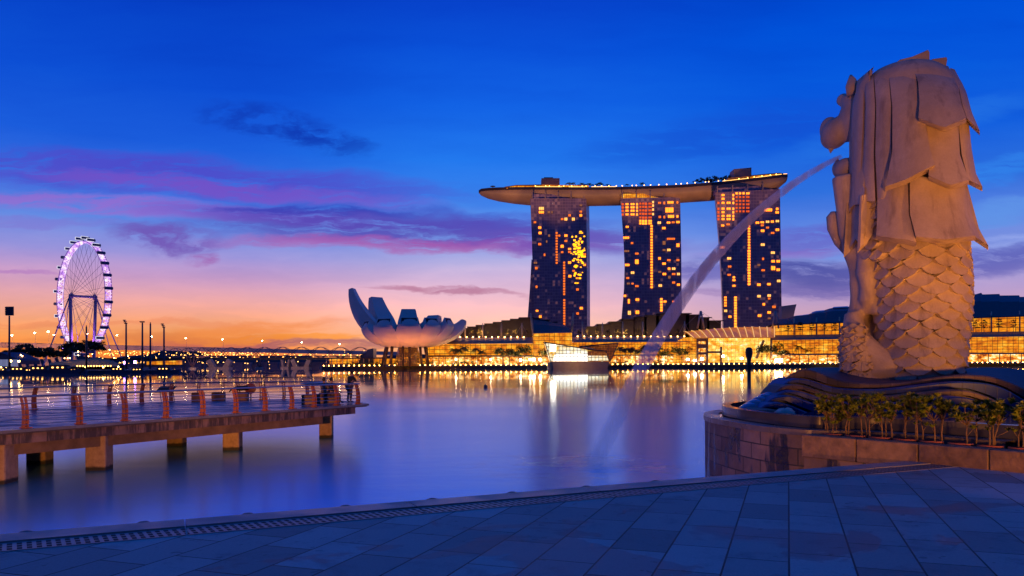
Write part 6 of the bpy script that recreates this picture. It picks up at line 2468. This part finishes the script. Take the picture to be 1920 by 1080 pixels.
# added unseen violet lamp before the wheel, tinting its columns
o = unseen_lamp(None, 60000, (.5, .2, 1.0), 2)
o.parent = wheel
o.location = (0, -12, 30)

# ================================================================ BRIDGES
HB0, HB1 = P(-40, 642.5, 1080), P(760, 661, 1650)
hw = thing('highway_bridge', 'long pale highway bridge crossing behind the wheel and the helix bridge', 'bridge', (HB0.x, HB0.y, 0))


def hbp(k):
    return HB0.lerp(HB1, k)


hm = pbr('highway_concrete', (.50, .38, .30), .7, .2, .1)
g = MB()
g.beam(hbp(0) - Vector((0, 0, 3)), hbp(1) - Vector((0, 0, 3)), 22, 6)
g.build('deck', hm, hw)
g = MB()
g.beam(hbp(0) + Vector((0, -11, .5)), hbp(1) + Vector((0, -11, .5)), .5, 1.4)
g.build('parapet', hm, hw)
for i in range(9):
    k = .06 + .013 * i
    p = hbp(k)
    g = MB()
    g.beam((p.x - 6, p.y - 4, p.z - 6), (p.x + 3, p.y - 4, 0), 3.6, 4)
    g.build('pier', hm, hw)


for px, e in ((20, 1.1e5), (110, 1.2e5), (230, 1.1e5), (360, 1.1e5)):
    o = unseen_lamp(None, e, (1.0, .36, .10), 2, 20)  # added lamps in mid-air, standing in for street light on the deck
    o.parent = hw
    o.location = P(px, 654, 1040 + px * .45) - hw.location


def street_lamp(loc, h, label, group, mat, r=.9):
    t_ = thing('street_lamp', label, 'street lamp', (0, 0, 0), group)
    g = MB()
    g.tube([(0, 0, 0), (0, 0, h)], [.22, .14], 5)
    g.tube([(0, 0, h - .3), (-1.2, 0, h + .2)], .12, 4)
    g.build('pole', M['steel'], t_)
    g = MB()
    g.ball((-1.2, 0, h), (r, r, r * .8), 8, 6)
    g.build('lamp', mat, t_, smooth=True)
    t_.location = loc
    return t_


sl = None
for px, py in ((24, 629), (67, 624), (92, 622), (103, 628), (165, 626), (221, 628.5), (286, 631), (350, 634), (419, 636.5), (493, 639), (567, 642), (638, 645)):
    k = (px + 40) / 800.0
    # find the bridge point seen at that column
    lo_, hi_ = 0.0, 1.0
    for _ in range(30):
        m2 = (lo_ + hi_) / 2
        q = hbp(m2)
        if 960 + F * q.x / q.y < px: lo_ = m2
        else: hi_ = m2
    q = hbp(lo_)
    h = P(px, py, q.y).z - q.z
    if sl is None:
        sl = street_lamp(q, 20.0, 'tall street lamp glowing above the highway bridge', 'street lamps on the highway bridge', M['lamp_road'], 1.1)
        sl.scale = (1, 1, h / 20.0)
    else:
        c = dup(sl, q)
        c.scale = (1, 1, h / 20.0)
# helix footbridge
HX0, HX1 = P(318, 672, 760), P(694, 672, 690)
hel = thing('helix_bridge', 'curved steel footbridge wrapped in two crossing helix tubes', 'bridge', ((HX0.x + HX1.x) / 2, (HX0.y + HX1.y) / 2, 0))
hs = pbr('helix_steel', (.10, .06, .08), .4, .2, .5)


def hxp(k, ph, r=4.6):
    b_ = HX0.lerp(HX1, k)
    b_ = b_ + Vector((0, -26 * math.sin(k * math.pi), 0))
    return b_ + Vector((0, r * math.cos(ph), 9.5 + r * math.sin(ph) - 4.2))


for sgn2, nm in ((1, 0), (-1, 0)):
    for off in (0, math.pi):
        g = MB()
        g.tube([hxp(i / 260, sgn2 * i / 260 * 2 * math.pi * 6 + off) for i in range(261)], .26, 5)
        g.build('helix_tube', hs, hel)
g = MB()
for i in range(60):
    a, b_ = hxp(i / 60, -math.pi / 2), hxp((i + 1) / 60, -math.pi / 2)
    g.beam(a + Vector((0, 0, 1.2)), b_ + Vector((0, 0, 1.2)), 6, 1.0)
g.build('walkway', hs, hel)
g = MB()
for i in range(14):
    p = hxp((i + .5) / 14, 0, .1)
    g.box((p.x, p.y - 2, p.z - 2.2), (1.1, .5, .5))
g.build('deck_lamps', M['lamp_town'], hel)
for px in (374, 512):
    kk = (px - 318) / 376
    p = hxp(kk, -math.pi / 2)
    for s_ in (-5.5, -2, 2, 5.5):
        g = MB()
        g.tube([(p.x, p.y, .8), (p.x + s_, p.y, p.z)], .45, 6)
        g.build('slanted_leg', hs, hel)
    g = MB()
    g.lathe([(3.6, -2), (3.6, 1.2), (3.0, 1.5)], (p.x, p.y, 0), 16)
    g.build('pile_cap', M['concrete'], hel)
for px in (374, 412, 512, 560):
    o = unseen_lamp(None, 1.6e4, (1.0, .45, .25), 1, 10)  # added lamps over the water to light the bridge piers
    o.parent = hel
    o.location = at(px, 3, 715) - hel.location
# road bridge beside it
rb_ = thing('road_bridge', 'low dark road bridge on massive splayed concrete piers', 'bridge', at(470, 0, 800))
g = MB()
a, b_ = P(190, 671, 830), P(720, 672, 760)
g.beam((a.x, a.y, 10.4), (b_.x, b_.y, 9.2), 20, 2.4)
g.build('deck', M['quay'], rb_)
for px, w_ in ((412, 1.0), (536, .35), (565, .8)):
    p = at(px, 0, 770)
    for s_ in (-1, 1):
        g = MB()
        g.beam((p.x + s_ * 6 * w_, p.y, .5), (p.x + s_ * 10.5 * w_, p.y, 8.6), 6, 5 * w_)
        g.build('pier', M['concrete'], rb_)
    g = MB()
    g.box((p.x, p.y, .4), (22 * w_, 10, 2.2))
    g.build('pile_cap', M['concrete'], rb_)
g = MB()
for i in range(20):
    p = a.lerp(b_, (i + .5) / 20)
    g.box((p.x, p.y - 10.3, 11.4), (1.0, .4, .5))
g.build('deck_lamps', M['lamp_town'], rb_)
# ================================================================ LEFT SHORE
EDGE = 392.0
fm0 = None


def flood_mast(px, y0, y1, d, kind, label):
    b0, tp = P(px, y0, d), P(px, y1, d)
    t_ = thing('floodlight_mast', label, 'floodlight mast', b0)
    h = tp.z - b0.z
    g = MB()
    g.tube([b0, tp], [.55, .38], 8)
    g.build('pole', M['dark_steel'], t_, smooth=True)
    g = MB()
    if kind == 'rack':
        for r_ in range(4):
            for c_ in range(5):
                g.box((tp.x - 1.7 + .85 * c_ + .2, tp.y - .4, tp.z + .9 + 1.05 * r_), (.68, .5, .8))
        g.box((tp.x + .2, tp.y, tp.z + 2.4), (4.2, .2, 4.6))
    elif kind == 'side':
        for r_ in range(3):
            g.box((tp.x - .7 + .35 * r_, tp.y - .3, tp.z + 1.5 - .8 * r_), (1.3, .8, .5), 0)
        g.beam((tp.x - 1.1, tp.y, tp.z + 1.8), (tp.x + .1, tp.y, tp.z - .8), .3, .3)
    elif kind == 'tee':
        g.box((tp.x, tp.y, tp.z + .2), (2.4, .3, .25))
        for c_ in range(4):
            g.box((tp.x - 1.0 + .66 * c_, tp.y - .3, tp.z + .55), (.5, .5, .4))
    else:
        g.tube([(tp.x, tp.y, tp.z), (tp.x, tp.y, tp.z + .8)], .25, 6)
    g.build('lamp_rack', M['dark_steel'], t_)
    return t_


flood_mast(17.5, 692, 592, EDGE + 4, 'rack', 'tall dark mast with a square rack of floodlights at the far left')
flood_mast(236.5, 692, 606, EDGE + 4, 'side', 'tall dark mast with lamps hanging to the left, first right of the wheel')
flood_mast(267, 692, 605, EDGE + 6, 'tee', 'tall dark mast with a small crossbar of lamps')
flood_mast(282, 692, 607, EDGE + 8, 'plain', 'plain tall dark mast with no lamps, right of the crossbar mast')
flood_mast(307.5, 691, 613, EDGE + 10, 'side', 'tall dark mast with lamps hanging to the left, rightmost of the masts')
flood_mast(162, 692, 613, EDGE + 4, 'plain', 'plain dark mast standing before the foot of the wheel')
dt = round_tree('dark_tree', 17, 9, 6, M['leaf_dark'], 61, 'dark tree at the foot of the observation wheel', 'dark trees at the foot of the wheel', 1.3, 420)
place(dt, [P(x, 672, 800) for x in (130, 138, 149, 153, 167, 175, 182)], seed=12, jit=.2)
dt2 = round_tree('dark_tree', 12, 10, 5, M['leaf_dark'], 66, 'low dark tree under the highway bridge at the left', 'low dark trees under the highway', 1.4, 420)
place(dt2, [P(x, 676, 760) for x in (20, 34, 58, 70, 82, 94, 108, 118)], seed=13, jit=.2)
dt3 = round_tree('dark_tree', 12, 6, 4.5, M['leaf_dark'], 69, 'dark tree beside the glass entrance of the lotus museum', None, .8, 320)
dt3.location = at(686, 2, 640)
tent = thing('white_tent', 'row of pale lit tents under a dark blue roof at the far left shore', 'tent', at(10, 1.4, 430))
g = MB()
g.prism([P(-60, 683, 430), P(-60, 668, 430), P(0, 660, 430), P(30, 672, 430), P(34, 676, 430), P(34, 683, 430)], (0, 20, 0))
g.build('roof', pbr('blue_tent', (.02, .035, .09), .7, .2, .3), tent)
g = MB()
for i in range(5):
    g.box(P(-12 + 10 * i, 680.5, 427), (2.6, 1, 3.8))
g.build('tent_wall', glow('lit_tent', lin((150, 160, 205)), .35, (.5, .5, .5)), tent)
stand = thing('grandstand', 'low terraced mound lit orange with a row of lamps along its foot', 'grandstand', at(170, 1.4, 470))
g = MB()
og = pbr('lit_terrace', (.22, .15, .05), .8, .5, .25)
top_ = [P(x, y, 520) for x, y in ((95, 680), (120, 677), (150, 674), (185, 671.5), (205, 674), (222, 681))]
bot_ = [P(x, y, 470) for x, y in ((88, 689), (115, 688.5), (150, 688), (185, 687.5), (208, 687.5), (226, 687))]
g.grid([bot_, [a.lerp(b_, .5) + Vector((0, 0, .5)) for a, b_ in zip(bot_, top_)], top_, [p + Vector((0, 30, -8)) for p in top_]])
g.build('terrace', og, stand)
for k in range(13):
    p = P(145 + 5.2 * k, 686.2, 466)
    g = MB()
    g.ball(p, .42, 7, 5)
    g.build('lamp', M['lamp_town'], stand, smooth=True)
o = unseen_lamp(None, 30000, (1, .5, .1), 1)
o.location = P(170, 676, 462)
o = unseen_lamp(None, 16000, (1, .5, .1), 1)
o.location = P(120, 676, 470)
bs = thing('lit_jetty', 'long low jetty pavilion with a row of glowing posts left of the helix bridge', 'pavilion', at(310, 0, 560))
quad_prism('lit_hall', [(275, 678), (335, 676), (335, 683.5), (275, 684.5)], 556, 6, M['gold2'], bs)
quad_prism('deck', [(270, 684.6), (338, 683.6), (338, 685.6), (270, 687)], 553, 10, M['quay'], bs)
quad_prism('roof', [(272, 677), (338, 675), (338, 675.9), (272, 678)], 553, 10, M['roof_dark'], bs)
# moored boats along the left shore
boat0 = None
for i, (px, L_) in enumerate(((40, 16), (62, 12), (80, 18), (118, 20), (140, 12), (226, 14), (262, 12), (312, 14), (6, 14))):
    p = at(px, 0, EDGE - 5)
    if boat0 is None:
        boat0 = thing('moored_boat', 'dark boat moored low along the left shore', 'boat', (0, 0, 0), 'boats moored along the left shore')
        g = MB()
        g.prism([(-8, -1.6, .0), (7, -1.6, 0), (8.6, -1.6, 1.6), (-8.3, -1.6, 1.3)], (0, 3.2, 0))
        g.build('hull', M['roof_dark'], boat0)
        g = MB()
        g.prism([(-5, -1.2, 1.35), (3, -1.2, 1.45), (2, -1.2, 3.2), (-4.6, -1.2, 3.2)], (0, 2.4, 0))
        g.box((-1.2, 0, 3.3), (7.6, 3, .2))
        g.build('cabin', M['dark_steel'], boat0)
        g = MB()
        for k in range(3):
            g.box((-3.4 + 2 * k, -1.3, 2.4), (.6, .2, .4))
        g.build('cabin_lamp', M['lamp_town'], boat0)
        boat0.location = p
        boat0.scale = (L_ / 16,) * 3
    else:
        dup(boat0, p, 0, L_ / 16)
# lamps of the left shore, seen one by one
ll = None
for px, py, d, r in ((20, 677, 410, 1.3), (35.5, 677.5, 410, 1.2), (102.5, 688.5, 400, .8), (131, 688.5, 400, .7), (160.5, 688.5, 400, .8), (193.5, 688.5, 400, .8), (222, 687.5, 400, .8), (39, 665.5, 440, .6), (42, 667.5, 440, .6), (2, 689, 400, .6), (12, 690, 400, .5), (21.5, 690, 400, .7), (26, 690.4, 400, .7), (146.5, 659, 480, .8), (205.5, 656, 600, .8), (121, 671.5, 500, .6), (127, 671.6, 500, .6), (131, 671.4, 500, .7), (147, 666, 500, .5), (166, 668, 500, .5), (173, 664, 500, .5), (214, 671, 600, .8), (240, 668, 600, .8)):
    p = P(px, py, d)
    if ll is None:
        ll = thing('shore_lamp', 'white lamp shining on the left shore', 'lamp', (0, 0, 0), 'lamps on the left shore')
        g = MB()
        g.ball((0, 0, 0), .42, 8, 6)
        g.build('globe', M['lamp_warm'], ll, smooth=True)
        g = MB()
        g.tube([(0, 0, -2.2), (0, 0, -.4)], .08, 5)
        g.build('pole', M['dark_steel'], ll)
        ll.location = p
        ll.scale = (r,) * 3
    else:
        dup(ll, p, 0, r)
vl = None
for px, py, d in ((234, 680, 500), (253, 679, 500), (118, 653.5, 900), (160, 654, 900)):
    p = P(px, py, d)
    if vl is None:
        g = MB()
        g.box((0, 0, 0), (1.2, .4, 1.8))
        vl = g.build('violet_lamp', M['lamp_violet'])
        tag(vl, 'violet lamp glowing low on the left shore', 'lamp', 'violet lamps on the left shore')
        vl.location = p
    else:
        dup(vl, p)
# far town lights beyond the bridges: too many to count
random.seed(21)
g = MB()
for i in range(420):
    px = random.uniform(185, 690)
    py = random.choice((random.gauss(665, 3.2), random.gauss(662, 3), random.gauss(680.5, 1.6)))
    if py < 655: continue
    d = random.uniform(1500, 1850)
    p = P(px, py, d)
    if p.z < .6: continue
    s_ = random.uniform(.5, 1.25)
    g.box(p, (s_ * 1.2, s_, s_))
tag(g.build('town_lights', M['lamp_town']), 'scattered warm lights of the far town beyond the bridges', 'town lights', kind='stuff')
g = MB()
for i in range(70):
    px = 190 + i * 7.2 + random.uniform(-3, 3)
    p = at(px, 0, 1560 + random.uniform(-30, 30))
    h = random.uniform(4, 9)
    g.box((p.x, p.y, h / 2), (random.uniform(14, 40), 14, h))
tag(g.build('town_blocks', pbr('far_town', (.10, .09, .13), .9, .3, .02)), 'low dim blocks of the far town beyond the bridges', 'town', kind='stuff')
